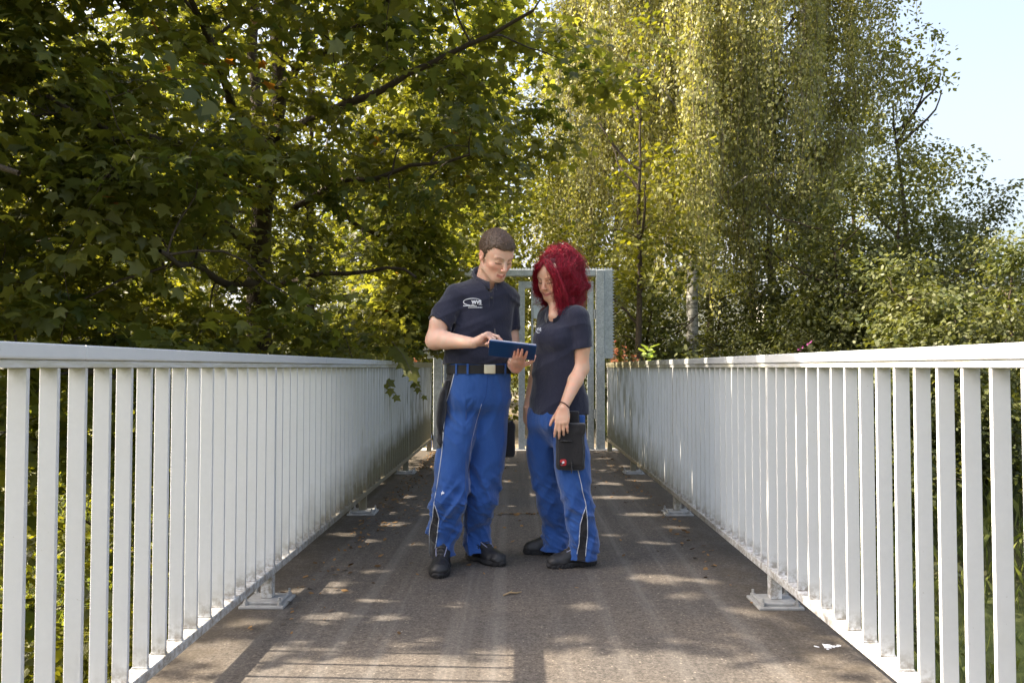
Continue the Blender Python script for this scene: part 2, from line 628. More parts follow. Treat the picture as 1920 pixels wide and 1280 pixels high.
def gate():
    root = empty("security_gate", (0, GYD, 0))
    tag(root, "galvanised steel gate frame with saw-toothed edges at the far end of the bridge", "gate")
    y0, y1 = GYD - 0.05, GYD + 0.05
    X = lambda px: (px - 972) * GYD / F
    Z = lambda py: 1.07 + (688 - py) * GYD / F
    for a, c in ((813, 829), (1117, 1133)):
        m = MB(); m.box((X(a), y0, 0.0), (X(c), y1, Z(506)), 0.006); m.build("post", M_galv, root)
    m = MB(); m.box((X(829) + 0.001, y0 + 0.004, Z(518)), (X(1117) - 0.001, y1 - 0.004, Z(505)), 0.006); m.build("top_bar", M_galv, root)
    # side wings above the railing, with teeth
    for sgn, a, c in ((-1, 797, 812.6), (1, 1133.4, 1148)):
        m = MB(); m.box((X(a), y0 + 0.03, Z(672)), (X(c), y1 - 0.03, Z(505)), 0.003); w = m.build("side_wing", M_galv, root)
        m = MB()
        xe = X(a) if sgn < 0 else X(c)
        zz = Z(670)
        while zz < Z(506):
            m.add([(xe - 0.001 * sgn, GYD - 0.004, zz), (xe - 0.001 * sgn, GYD - 0.004, zz + 0.038), (xe + sgn * 0.032, GYD - 0.004, zz + 0.019),
                   (xe - 0.001 * sgn, GYD + 0.004, zz), (xe - 0.001 * sgn, GYD + 0.004, zz + 0.038), (xe + sgn * 0.032, GYD + 0.004, zz + 0.019)],
                  [(0, 1, 2), (3, 5, 4), (0, 2, 5, 3), (1, 4, 5, 2), (0, 3, 4, 1)])
            zz += 0.04
        m.build("tooth_strip", M_galv, w)
    m = MB()
    xx = X(800)
    while xx < X(1146):
        z = Z(505)
        m.add([(xx, GYD - 0.004, z), (xx + 0.038, GYD - 0.004, z), (xx + 0.019, GYD - 0.004, z + 0.032),
               (xx, GYD + 0.004, z), (xx + 0.038, GYD + 0.004, z), (xx + 0.019, GYD + 0.004, z + 0.032)],
              [(0, 1, 2), (3, 5, 4), (0, 2, 5, 3), (1, 4, 5, 2), (0, 3, 4, 1)])
        xx += 0.04
    m.build("tooth_strip", M_galv, root)
    # closed leaf on the right
    def bar(mb, a, c, t, bt, dy=0.022):
        mb.box((X(a), GYD - dy, Z(bt)), (X(c), GYD + dy, Z(t)), 0.004)
    leaf = MB()
    bar(leaf, 972, 984, 527, 842)
    bar(leaf, 1101, 1113, 527, 842)
    bar(leaf, 984.05, 1100.95, 527.2, 540)
    bar(leaf, 984.05, 1100.95, 822, 835)
    lf = leaf.build("gate_leaf", M_galv, root)
    m = MB(); bar(m, 996, 1000, 540.2, 700, 0.012); m.build("upright", M_galv, lf)
    m = MB(); bar(m, 1000.2, 1034, 541, 570, 0.016); bar(m, 1000.2, 1034, 571.5, 597, 0.016)
    m.build("letter_box", M_zinc2, lf)
    m = MB(); bar(m, 1084, 1099, 548, 600, 0.02); m.build("lock_case", M_brownbox, lf)
    # open leaf folded back along the path
    m = MB()
    xl = X(831)
    m.box((xl, GYD + 0.06, 0.04), (xl + 0.05, GYD + 0.13, 2.18), 0.004)
    m.box((xl, GYD + 1.05, 0.04), (xl + 0.05, GYD + 1.12, 2.18), 0.004)
    m.box((xl, GYD + 0.131, 2.10), (xl + 0.05, GYD + 1.049, 2.179), 0.004)
    m.box((xl, GYD + 0.131, 0.05), (xl + 0.05, GYD + 1.049, 0.12), 0.004)
    m.build("gate_leaf", M_galv, root)
    for i in range(2):
        m = MB()
        zc = 0.4 + 1.3 * i
        m.tube([(X(1115), GYD - 0.03, zc), (X(1115), GYD - 0.03, zc + 0.12)], 0.014, 8)
        m.build("hinge", M_galv, root)


M_zinc2 = simple("pale grey sheet", (0.50, 0.56, 0.60), 0.5, 0.1, var=0.06, nscale=8)
M_brownbox = simple("rusty brown case", (0.17, 0.085, 0.045), 0.7, var=0.3, nscale=14)
gate()

# ------------------------------------------------------------------ bits on the ground
m = MB()
p0 = P(962, 1112, 2.93 * 1.0)
tw = [Vector((-0.03, 3.70, 0.006)), Vector((0.0, 3.73, 0.011)), Vector((0.03, 3.735, 0.007)), Vector((0.055, 3.76, 0.006))]
c = P(960, 1110, 1.07 * F / (1110 - 688)); off = Vector((c.x, c.y, 0)) - Vector((0.01, 3.73, 0))
m.tube([t + off for t in tw], [0.004, 0.0045, 0.004, 0.002], 5)
m.tube([tw[1] + off, tw[1] + off + Vector((0.012, 0.02, 0.006))], [0.002, 0.001], 4)
tag(m.build("twig", simple("dry twig", (0.30, 0.21, 0.11), 0.8)), "small dry pale twig lying on the asphalt in front of the two people", "twig")

m = MB()
c = P(1552, 1203, 1.07 * F / (1203 - 688))
r2 = random.Random(5)
for k in range(26):
    a, d = r2.uniform(0, 6.28), min(abs(r2.gauss(0, 0.02)), .035)
    cx, cy, rr = c.x + math.cos(a) * d * 1.3, c.y + math.sin(a) * d, r2.uniform(0.005, 0.013)
    el, ang = r2.uniform(0.3, 1), r2.uniform(0, 3.14)
    zt = 0.0012 + 0.00004 * k
    ring = [(cx + rr * (math.cos(t) * math.cos(ang) - el * math.sin(t) * math.sin(ang)), cy + rr * (math.cos(t) * math.sin(ang) + el * math.sin(t) * math.cos(ang)), zt) for t in [i * 0.7854 for i in range(8)]]
    m.add(ring + [(x, y, 0.0002) for x, y, z in ring], [tuple(range(8))] + [(i, (i + 1) % 8, (i + 1) % 8 + 8, i + 8) for i in range(8)])
tag(m.build("white_splash", simple("dried white splash", (0.75, 0.76, 0.80), 0.7, var=0.05)), "dried white splash on the deck beside the right railing", "splash")

# a bottle left by the gate
bo = empty("drink_bottle", (-1.16, 10.40, 0.01))
m = MB()
bc = Vector((-1.158, 10.405, 0.0))
zs = [(0.002, 0.030), (0.01, 0.036), (0.10, 0.036), (0.17, 0.034), (0.21, 0.024), (0.235, 0.013), (0.255, 0.013)]
bz = 0.012
m.tube([bc + Vector((0, 0, bz + z)) for z, r in zs], [r for z, r in zs], 12)
m.build("bottle_body", simple("blue plastic", (0.06, 0.14, 0.50), 0.3, var=0.1), bo, True)
m = MB(); m.tube([bc + Vector((0, 0, bz + 0.2555)), bc + Vector((0, 0, bz + 0.285))], 0.016, 10)
m.build("cap", simple("white cap", (0.6, 0.62, 0.66), 0.4), bo)
tag(bo, "blue plastic bottle with a pale cap standing by the left gate post", "bottle")


# ------------------------------------------------------------------ houses glimpsed through the trees
M_wall = simple("cream render", (0.72, 0.69, 0.62), 0.9, var=0.06, nscale=3)
M_slate = simple("grey roof tiles", (0.16, 0.18, 0.22), 0.7, var=0.25, nscale=6)
M_winf = simple("white window frame", (0.7, 0.7, 0.7), 0.5, var=0.03)
M_glass = simple("dark window glass", (0.03, 0.04, 0.05), 0.08, var=0.1, spec=0.8, bstr=0)


def house(label, x0, x1, y0, y1, z1, zr, wins, wallm=M_wall):
    root = empty("house", ((x0 + x1) / 2, y0, 0))
    tag(root, label, "house", "houses far behind the trees")
    m = MB(); m.box((x0, y0, -0.6), (x1, y1, z1)); m.build("wall", wallm, root)
    ym = (y0 + y1) / 2
    o = 0.5
    t = 0.2
    m = MB()
    v = [(x0 - o, y0 - o, z1 - 0.1), (x1 + o, y0 - o, z1 - 0.1), (x1 + o, ym, zr), (x0 - o, ym, zr), (x0 - o, y1 + o, z1 - 0.1), (x1 + o, y1 + o, z1 - 0.1)]
    v += [(x, y, z + t) for x, y, z in v]
    m.add(v, [(0, 1, 2, 3), (3, 2, 5, 4), (6, 9, 8, 7), (9, 10, 11, 8), (0, 6, 7, 1), (4, 5, 11, 10), (0, 3, 9, 6), (3, 4, 10, 9), (1, 7, 8, 2), (2, 8, 11, 5)])
    rf = m.build("roof", M_slate, root)
    m = MB(); m.add([(x0 + 0.02, y0 + 0.02, z1 - 0.15), (x0 + 0.02, y1 - 0.02, z1 - 0.15), (x0 + 0.02, ym, zr - 0.05), (x1 - 0.02, y0 + 0.02, z1 - 0.15), (x1 - 0.02, y1 - 0.02, z1 - 0.15), (x1 - 0.02, ym, zr - 0.05)],
                    [(0, 1, 2), (3, 5, 4), (0, 3, 4, 1), (0, 2, 5, 3), (1, 4, 5, 2)])
    m.build("gable", wallm, root)
    m = MB(); cx = x0 + 0.7 * (x1 - x0); m.box((cx, ym - 0.9, zr - 0.9), (cx + 0.6, ym - 0.3, zr + 0.8), 0.02); m.build("chimney", M_slate, rf)
    for (wx, wz) in wins:
        m = MB()
        w, h = 1.1, 1.3
        m.box((wx, y0 - 0.05, wz), (wx + w, y0 + 0.02, wz + 0.09)); m.box((wx, y0 - 0.05, wz + h - 0.09), (wx + w, y0 + 0.02, wz + h))
        m.box((wx, y0 - 0.05, wz + 0.091), (wx + 0.09, y0 + 0.02, wz + h - 0.091)); m.box((wx + w - 0.09, y0 - 0.05, wz + 0.091), (wx + w, y0 + 0.02, wz + h - 0.091))
        m.box((wx + w / 2 - 0.04, y0 - 0.05, wz + 0.091), (wx + w / 2 + 0.04, y0 + 0.02, wz + h - 0.091))
        wf = m.build("window", M_winf, root)
        m = MB(); m.box((wx + 0.08, y0 - 0.02, wz + 0.08), (wx + w - 0.08, y0 - 0.004, wz + h - 0.08)); m.build("pane", M_glass, wf)


house("pale house with a grey tiled roof far behind the gate", 0.5, 9.5, 33, 41, 5.0, 7.6, [(1.2, 1.0), (3.4, 1.0), (6.2, 1.0), (1.2, 3.4), (3.4, 3.4), (6.2, 3.4)])
house("white house wall glimpsed behind the birch trunks on the right", 13.5, 22, 44, 52, 4.6, 7.4, [(15, 1.2), (18, 1.2)])
house("white house glimpsed low through the maple on the left", -11, -4.6, 30, 38, 3.1, 5.6, [(-10, 1.0), (-7, 1.0)])

# ------------------------------------------------------------------ foliage
MAPLE = (np.array([(0, .36, -.03), (0, 0, 0), (.38, .0, -.10), (.27, .22, -.02), (.56, .50, -.14), (.24, .56, -.03), (0, 1.0, -.10),
                   (-.24, .56, -.03), (-.56, .50, -.14), (-.27, .22, -.02), (-.38, .0, -.10)], dtype=np.float32),
         np.array([(0, i, i % 10 + 1) for i in range(1, 11)], dtype=np.int32))
OVAL = (np.array([(0, 0, 0), (.30, .35, -.05), (.20, .75, -.08), (0, 1, -.12), (-.20, .75, -.08), (-.30, .35, -.05)], dtype=np.float32),
        np.array([(0, 1, 2), (0, 2, 3), (0, 3, 4), (0, 4, 5)], dtype=np.int32))
DIAM = (np.array([(0, 0, 0), (.34, .42, -.04), (0, 1, -.08), (-.34, .42, -.04)], dtype=np.float32),
        np.array([(0, 1, 2), (0, 2, 3)], dtype=np.int32))


def unit(a):
    return a / np.maximum(np.linalg.norm(a, axis=-1, keepdims=True), 1e-9)


def leaves(name, pos, nrm, dirn, size, tmpl, mat, parent=None, var=None):
    pos = np.asarray(pos, dtype=np.float32)
    n = len(pos)
    nrm = unit(np.asarray(nrm, dtype=np.float32))
    dirn = np.asarray(dirn, dtype=np.float32)
    dirn = unit(dirn - nrm * (dirn * nrm).sum(1, keepdims=True))
    side = np.cross(dirn, nrm)
    tv, tf = tmpl
    size = np.asarray(size, dtype=np.float32).reshape(-1, 1, 1)
    curl = rng.uniform(0.3, 2.2, (n, 1, 1)).astype(np.float32)
    V = pos[:, None] + size * (tv[None, :, 0:1] * side[:, None] + tv[None, :, 1:2] * dirn[:, None] + curl * tv[None, :, 2:3] * nrm[:, None])
    k = len(tv)
    Fc = (tf[None] + (np.arange(n) * k)[:, None, None]).reshape(-1, 3)
    o = mesh_obj(name, V.reshape(-1, 3), Fc, mat, parent)
    if var is None: var = rng.random(n)
    at = o.data.attributes.new("var", 'FLOAT', 'FACE')
    at.data.foreach_set("value", np.repeat(np.asarray(var, dtype=np.float32), len(tf)))
    return o


def interp_poly(pts, n):
    pts = np.array([tuple(p) for p in pts], dtype=float)
    d = np.concatenate([[0], np.cumsum(np.linalg.norm(np.diff(pts, axis=0), axis=1))])
    t = np.linspace(0, d[-1], n)
    return np.stack([np.interp(t, d, pts[:, i]) for i in range(3)], 1)


def wood_mesh(limbs, name, mat, parent, sides=6):
    """limbs: list of (Nx3 points, N radii)"""
    V, Fc = [], []
    n0 = 0
    for pts, rad in limbs:
        pts = np.asarray(pts, float); rad = np.asarray(rad, float)
        n = len(pts)
        sd = sides if rad.max() > 0.02 else 4
        t = unit(np.gradient(pts, axis=0))
        up = np.where(np.abs(t[:, 2:3]) > 0.92, np.array([[1.0, 0, 0]]), np.array([[0, 0, 1.0]]))
        a = unit(np.cross(t, up)); b_ = np.cross(t, a)
        # keep frames consistent
        for i in range(1, n):
            if np.dot(a[i], a[i - 1]) < 0: a[i] *= -1; b_[i] *= -1
        ang = np.arange(sd) * 2 * np.pi / sd
        ring = pts[:, None] + rad[:, None, None] * (np.cos(ang)[None, :, None] * a[:, None] + np.sin(ang)[None, :, None] * b_[:, None])
        V.append(ring.reshape(-1, 3))
        i = np.arange(n - 1)[:, None] * sd + n0
        k = np.arange(sd)[None]; k1 = (k + 1) % sd
        Fc.append(np.stack([i + k, i + k1, i + sd + k1, i + sd + k], -1).reshape(-1, 4))
        n0 += n * sd
    return mesh_obj(name, np.concatenate(V), np.concatenate(Fc).astype(np.int32), mat, parent, True)


def wig(pts, n, amp):
    q = interp_poly(pts, n)
    k = rng.normal(size=(n, 3)) * amp
    k = (k + np.roll(k, 1, 0)) / 2
    k[0] = 0; k[-1] = 0
    return q + k


def blob_points(blobs, n):
    """random points in ellipsoids ((cx,cy,cz),(rx,ry,rz)), weighted to the outer part"""
    vol = np.array([b[1][0] * b[1][1] * b[1][2] for b in blobs]); vol = vol / vol.sum()
    ch = rng.choice(len(blobs), n, p=vol)
    u = unit(rng.normal(size=(n, 3))) * (rng.random((n, 1)) ** 0.45)
    c = np.array([b[0] for b in blobs])[ch]; r = np.array([b[1] for b in blobs])[ch]
    return c + u * r


def attach(clumps, limbs, r0=0.018, drop=0.15):
    """a curved branch from each clump back to the nearest limb point"""
    LP = np.concatenate([np.asarray(p) for p, r in limbs]); LR = np.concatenate([np.asarray(r) for p, r in limbs])
    out = []
    clumps = np.asarray(clumps)
    dmin = np.array([np.linalg.norm(LP - c, axis=1).min() for c in clumps])
    for ci in np.argsort(dmin):                     # nearest first, so far clumps branch off earlier branches
        c = clumps[ci]
        d = np.linalg.norm(LP - c, axis=1) + np.maximum(0, LP[:, 2] - c[2]) * 1.0 + 0.15 * (LR < .007)
        i = int(d.argmin())
        a = LP[i]
        L = np.linalg.norm(c - a)
        mid = (a + c) / 2 + np.array([0, 0, drop * L]) + rng.normal(size=3) * 0.06 * L
        pts = interp_poly([a, (a * .5 + mid * .5) + rng.normal(size=3) * .03 * L, mid, (mid + c) / 2 + rng.normal(size=3) * .03 * L, c], 7)
        ra = min(LR[i] * 0.6, r0 * (0.5 + L * 0.5))
        rr_ = np.linspace(ra, 0.004, 7)
        out.append((pts, rr_))
        LP = np.concatenate([LP, pts[2:]]); LR = np.concatenate([LR, rr_[2:]])
    return out


def clump_leaves(clumps, per, rad, flat, size, jitter=0.3, tilt=0.45, droop=0.5, out_from=None):
    n = len(clumps) * per
    c = np.repeat(clumps, per, 0)
    rr = np.repeat(rad * rng.uniform(0.6, 1.35, len(clumps)), per)[:, None]
    # each clump is a tilted spray
    ax_ = rng.normal(size=(len(clumps), 3)) * np.array([0.30, 0.30, 0]) + np.array([0, 0, 1.0])
    ax_ = np.repeat(unit(ax_), per, 0)
    u = unit(rng.normal(size=(n, 3))) * (rng.random((n, 1)) ** 0.5)
    h = (u * ax_).sum(1, keepdims=True)
    u = u - ax_ * h * (1 - flat)
    pos = c + u * rr
    pos[:, 2] -= (np.linalg.norm(u, axis=1) ** 2) * rr[:, 0] * 0.35 * droop
    nrm = ax_ + rng.normal(size=(n, 3)) * tilt + u * 0.4
    d = u + rng.normal(size=(n, 3)) * 0.5 + np.array([0, 0, -droop])
    s = size * rng.uniform(1 - jitter, 1 + jitter, n)
    cv = np.repeat(rng.random(len(clumps)), per)
    var = np.clip(cv * 0.55 + rng.random(n) * 0.45, 0, 1)
    return pos, nrm, d, s, var


# openings in the leaves through which the sun reaches the deck: (photo px, py of the light patch on the deck, radius m)
GAPS = [(600, 1105, .10), (640, 1090, .06), (700, 1068, .05), (625, 1150, .07), (652, 1000, .08),
        (720, 960, .07), (760, 930, .06), (700, 905, .07), (742, 980, .09), (782, 1018, .07), (690, 1012, .07), (1240, 1080, .10), (1190, 1052, .06),
        (1150, 905, .08), (1180, 930, .08), (1210, 962, .09), (1165, 872, .08), (1130, 858, .07), (1000, 925, .07), (940, 900, .07), (960, 946, .05),
        (725, 1150, .06), (805, 962, .05), (1230, 1015, .06), (1292, 1110, .06), (1330, 1085, .06), (1100, 1130, .05), (480, 1160, .07),
        (770, 880, .07), (745, 862, .06), (960, 870, .07), (1010, 860, .06), (1195, 900, .07), (1130, 930, .06), (850, 1130, .05), (1400, 1140, .06),
        (670, 1040, .06), (610, 1040, .07), (1150, 1000, .05), (1270, 985, .06), (430, 1210, .09), (700, 1120, .06)]
GAPS += [(1150, 1252, .16), (1260, 1238, .13), (1060, 1248, .15), (850, 1258, .15), (700, 1258, .15), (590, 1262, .14), (1360, 1262, .12)]
_SH = None


def in_shaft(p):
    global _SH
    if _SH is None:
        _SH = [(np.array(P(px, py, 1.07 * F / (py - 688))), r) for px, py, r in GAPS]
        for y in np.arange(3.0, 9.8, 0.33):                # streaks on the inside of the right railing
            if random.random() < .6: _SH.append((np.array([1.12, y, random.uniform(.3, 1.1)]), .055))
        for y in np.arange(3.2, 10, 0.55):                 # and on top of it
            _SH.append((np.array([1.15, y, 1.12]), .07))
        for x, y, z in ((-.62, 4.35, .78), (-.1, 4.3, 1.5), (.30, 4.4, 1.62), (.1, 4.5, .6)): _SH.append((np.array([x, y, z]), .04))
    s_ = np.array(SUN_TO)
    out = np.zeros(len(p), bool)
    for c, r in _SH:
        v = p - c
        t = v @ s_
        d = v - t[:, None] * s_
        out |= (t > 0.05) & ((d * d).sum(1) < (r + .032) ** 2)
    return out


def keep_clear(pos, *arrs):
    """nothing may hang inside the walkway, in front of the people or closer than the camera"""
    p = pos
    bad = (p[:, 0] > -1.02) & (p[:, 0] < 1.3) & (p[:, 1] < 9.1) & (p[:, 2] < 2.35)
    bad |= (p[:, 0] > -.62) & (p[:, 0] < 1.3) & (p[:, 1] < 11.5) & (p[:, 2] < 2.35)
    bad |= (p[:, 0] > -1.25) & (p[:, 0] < 1.3) & (p[:, 1] < 10.5) & (p[:, 2] < 1.2)
    bad |= (p[:, 0] > -1.25) & (p[:, 0] < -1.0) & (p[:, 1] < 8.2) & (p[:, 2] < 1.5)
    bad |= (p[:, 0] > -1.36) & (p[:, 0] < 1.36) & (p[:, 1] < 10.3) & (p[:, 2] < 0.02)
    bad |= (p[:, 0] < -1.0) & (p[:, 0] > -1.4) & (p[:, 2] < 1.14) & (p[:, 1] < 10.3)
    k = ~bad
    k &= ~in_shaft(p)
    return [a[k] for a in (pos, *arrs)]


ML_maple = leaf_mat("maple leaves", (0.050, 0.076, 0.022), (0.170, 0.172, 0.042), 0.50, 0.42, 0.45, (1.0, 0.96, 0.34), (0.30, 0.12, 0.03))
ML_birch = leaf_mat("birch leaves", (0.100, 0.112, 0.038), (0.320, 0.310, 0.125), 0.35, 0.5, 0.4, (1.0, 0.95, 0.35))
ML_wood = leaf_mat("woodland leaves", (0.048, 0.066, 0.015), (0.200, 0.198, 0.042), 0.42, 0.5, 0.35, (1.0, 0.95, 0.25))
ML_bush = leaf_mat("shrub leaves", (0.044, 0.062, 0.019), (0.125, 0.132, 0.044), 0.3, 0.5, 0.35, (1.0, 0.95, 0.35))
ML_grass = leaf_mat("grass blades", (0.07, 0.10, 0.02), (0.22, 0.24, 0.07), 0.35, 0.6, 0.3)
ML_young = leaf_mat("young leaves", (0.10, 0.16, 0.04), (0.26, 0.32, 0.10), 0.35, 0.45, 0.4)
ML_red = leaf_mat("red shoots", (0.13, 0.035, 0.025), (0.27, 0.12, 0.07), 0.35, 0.5, 0.3, (1.0, 0.8, 0.6))

TREES = "trees around the bridge"


def tree(name, label, cat, limbs, clumps, per, rad, flat, size, tmpl, lmat, bmat, group=TREES, tilt=0.45, droop=0.5, r0=0.018, base=None, clear=True, bits=True):
    b0 = limbs[0][0][0]
    root = empty(name, tuple(b0) if base is None else base)
    tag(root, label, cat, group)
    br = attach(clumps, limbs, r0) if bits else []
    wood_mesh(limbs + br, "trunk", bmat, root)
    pos, nrm, d, s, var = clump_leaves(clumps, per, rad, flat, size, tilt=tilt, droop=droop)
    if clear: pos, nrm, d, s, var = keep_clear(pos, nrm, d, s, var)
    leaves("crown", pos, nrm, d, s, tmpl, lmat, root, var)
    return root


def limb(pts, r0, r1, n=14, amp=0.03):
    return (wig(pts, n, amp), np.linspace(r0, r1, n) ** 1.0)


# ---- the big maple on the left
def maple_main():
    Y = 8.2
    B = P(480, 700, Y); B.z = float(terrain(B.x, Y)) - 0.1
    F1 = P(512, 250, Y)
    L = [limb([B, P(482, 560, Y), P(497, 380, Y), F1], 0.17, 0.10),
         limb([F1, P(520, 120, Y), P(528, -60, Y), P(540, -260, Y)], 0.085, 0.03),
         limb([P(500, 320, Y), P(478, 150, 8.6), P(470, -40, 8.9), P(440, -240, 9.2)], 0.075, 0.03),
         limb([F1, P(560, 232, 7.7), P(640, 205, 7.0), P(720, 172, 6.8), P(800, 130, 6.6), P(900, 75, 6.3), P(1000, 20, 6.1)], 0.055, 0.012, 18),
         limb([P(516, 170, Y), P(570, 110, 7.8), P(640, 70, 7.5), P(760, -20, 7.2)], 0.05, 0.02),
         limb([P(545, 400, Y), P(640, 330, 7.4), P(760, 320, 6.9), P(880, 290, 6.6)], 0.035, 0.012),
         limb([P(498, 380, Y), P(420, 330, 7.4), P(320, 270, 6.4), P(210, 250, 5.6), P(90, 180, 5.0)], 0.06, 0.015, 16),
         limb([P(490, 470, Y), P(400, 400, 7.2), P(300, 360, 6.0), P(200, 330, 5.0)], 0.05, 0.012),
         limb([P(485, 540, Y), P(420, 520, 7.0), P(340, 490, 5.6), P(300, 470, 4.6)], 0.045, 0.012),
         limb([P(505, 300, Y), P(440, 200, 7.0), P(380, 60, 5.8), P(330, -100, 5.0)], 0.055, 0.015),
         limb([P(490, 560, Y), P(580, 520, 7.6), P(680, 500, 7.2), P(780, 520, 6.9)], 0.04, 0.012)]
    blobs = [((-3.6, 6.6, 4.2), (3.4, 2.9, 2.6)),
             ((-2.9, 5.6, 2.2), (1.9, 2.2, 1.6)),
             ((-4.9, 6.0, 2.4), (2.4, 2.4, 2.2)),
             ((-2.4, 7.4, 0.9), (1.1, 1.8, 1.3)),
             ((-1.3, 6.6, 4.1), (2.3, 2.1, 1.7)),
             ((-2.2, 5.2, 6.2), (2.6, 2.2, 1.6)),
             ((-4.4, 5.4, 6.4), (3.0, 2.4, 1.8)),
             ((-2.3, 7.6, 2.4), (1.2, 1.3, 1.5)), ((-.5, 8.4, 4.0), (1.5, 1.3, 1.2)), ((-1.9, 8.9, 1.2), (.8, 1.0, 1.5)), ((-1.15, 9.55, 2.1), (.5, .7, .75)), ((-1.7, 8.9, 1.7), (.6, 1, .7)), ((-3.4, 7.2, .6), (1.6, 1.2, 1.3))]
    cl = blob_points(blobs, 860)
    cl = cl[(cl[:, 1] > 3.35) & ~((cl[:, 0] > -1.0) & (cl[:, 2] < 2.5) & (cl[:, 1] < 8.9))]
    cl = cl[(cl[:, 1] > 4.9) | (cl[:, 0] < -.648 * cl[:, 1] - .35)]
    # the canopy opens up round the upper trunk
    q = proj(cl)
    thin = (np.abs(q[:, 0] - 640) < 300) & (q[:, 1] < 330) & (q[:, 1] > -60) & (cl[:, 1] < 8.4)
    cl = cl[~(thin & (rng.random(len(cl)) < .25))]
    over = np.stack([rng.uniform(-1.6, -.78, 64), rng.uniform(8.9, 10.15, 64), rng.uniform(1.30, 3.0, 64)], 1)
    over2 = np.stack([rng.uniform(-2.0, -.2, 30), rng.uniform(7.2, 9.6, 30), rng.uniform(2.9, 4.2, 30)], 1)
    L.append(limb([P(560, 330, Y), P(640, 400, 8.6), P(720, 450, 9.2), P(800, 480, 9.6)], 0.035, 0.012))
    cl = np.concatenate([cl, over, over2])
    return tree("maple_tree", "big maple on the left whose branches reach over the bridge", "tree", L, cl, 78, 0.50, 0.32, 0.092, MAPLE, ML_maple, M_bark, droop=0.55)


maple_main()


def maple_near():
    """second maple further left, its lower boughs hang beside the railing"""
    B = Vector((-6.4, 4.6, 0)); B.z = float(terrain(B.x, B.y)) - 0.1
    T = Vector((-6.2, 4.8, 5.2))
    L = [limb([B, Vector((-6.35, 4.6, 1.5)), Vector((-6.2, 4.7, 3.2)), T, Vector((-6.0, 4.9, 8.0))], 0.2, 0.05),
         limb([Vector((-6.25, 4.65, 2.6)), Vector((-4.8, 4.7, 3.6)), Vector((-3.2, 4.9, 4.4)), Vector((-1.8, 5.0, 4.9))], 0.09, 0.02),
         limb([Vector((-6.3, 4.65, 2.0)), Vector((-5.0, 4.2, 2.5)), Vector((-3.8, 3.9, 2.4)), Vector((-2.4, 3.8, 2.0))], 0.07, 0.015),
         limb([Vector((-6.3, 4.65, 1.4)), Vector((-4.9, 5.0, 1.4)), Vector((-3.2, 5.3, 1.1)), Vector((-2.0, 5.5, 0.8))], 0.06, 0.012),
         limb([T, Vector((-4.9, 4.4, 6.4)), Vector((-3.4, 4.3, 7.0)), Vector((-1.9, 4.5, 7.3))], 0.07, 0.02)]
    blobs = [((-5.4, 4.9, 5.4), (3.0, 1.6, 3.0)), ((-4.0, 4.9, 2.4), (2.3, 1.1, 1.8)), ((-3.3, 5.2, 0.5), (1.9, 1.4, 1.5)),
             ((-3.4, 4.6, 5.2), (2.2, 1.1, 1.7)), ((-4.3, 3.8, 3.5), (1.7, .50, 2.3)), ((-3.6, 3.9, 2.2), (.9, .5, 1.3)), ((-2.1, 4.3, 2.3), (0.7, 0.6, 0.8))]  # the nearest leaf masses, out of view, are added to shade the deck
    cl = blob_points(blobs, 520)
    cl = cl[(cl[:, 1] > 3.35)]
    cl = cl[(cl[:, 1] > 4.5) | (cl[:, 0] < -.648 * cl[:, 1] - .35)]
    return tree("maple_tree", "darker maple at the far left with boughs of large leaves close above the railing", "tree", L, cl, 66, 0.46, 0.32, 0.100, MAPLE, ML_maple, M_bark, droop=0.6)


maple_near()


def thicket(name, label, cat, px, Y, h, rx, ry, ncl, per, lmat=ML_wood, size=0.10, rad=0.5, z0=0.3, tmpl=OVAL, group=TREES, bmat=M_bark, x=None, lean=0.0, tr=0.1, tilt=0.6):
    X0 = P(px, 688, Y).x if x is None else x
    zb = float(terrain(X0, Y))
    B = np.array([X0, Y, zb - 0.1])
    top = B + np.array([lean, 0, h])
    L = [limb([B, B * .6 + top * .4 + rng.normal(size=3) * .12, B * .22 + top * .78], tr, 0.015)]
    for k in range(6):
        f = rng.uniform(0.25, 0.85)
        s0 = B + (top - B) * f
        a = rng.uniform(0, 6.28)
        L.append(limb([s0, s0 + np.array([math.cos(a) * rx * .5, math.sin(a) * ry * .5, h * .08]), s0 + np.array([math.cos(a) * rx * .62, math.sin(a) * ry * .62, h * .13])], tr * 0.4, 0.01, 8))
    blobs = []
    for k in range(7):
        f = z0 + (1 - z0) * (k + 0.5) / 7
        w = math.sin(math.pi * min(1, 0.18 + 0.8 * (1 - abs(f - 0.55) * 1.3))) if False else (1.05 - 0.75 * max(0, f - 0.45) / 0.55)
        a = rng.uniform(0, 6.28)
        blobs.append((tuple(B + (top - B) * f + np.array([math.cos(a) * rx * .25, math.sin(a) * ry * .25, 0])), (rx * w * .85, ry * w * .85, h * 0.16)))
    cl = blob_points(blobs, ncl)
    cl[:, 2] = np.maximum(cl[:, 2], zb + 0.15)
    return tree(name, label, cat, L, cl, per, rad, 0.5, size, tmpl, lmat, bmat, group, tilt, 0.35, 0.012)


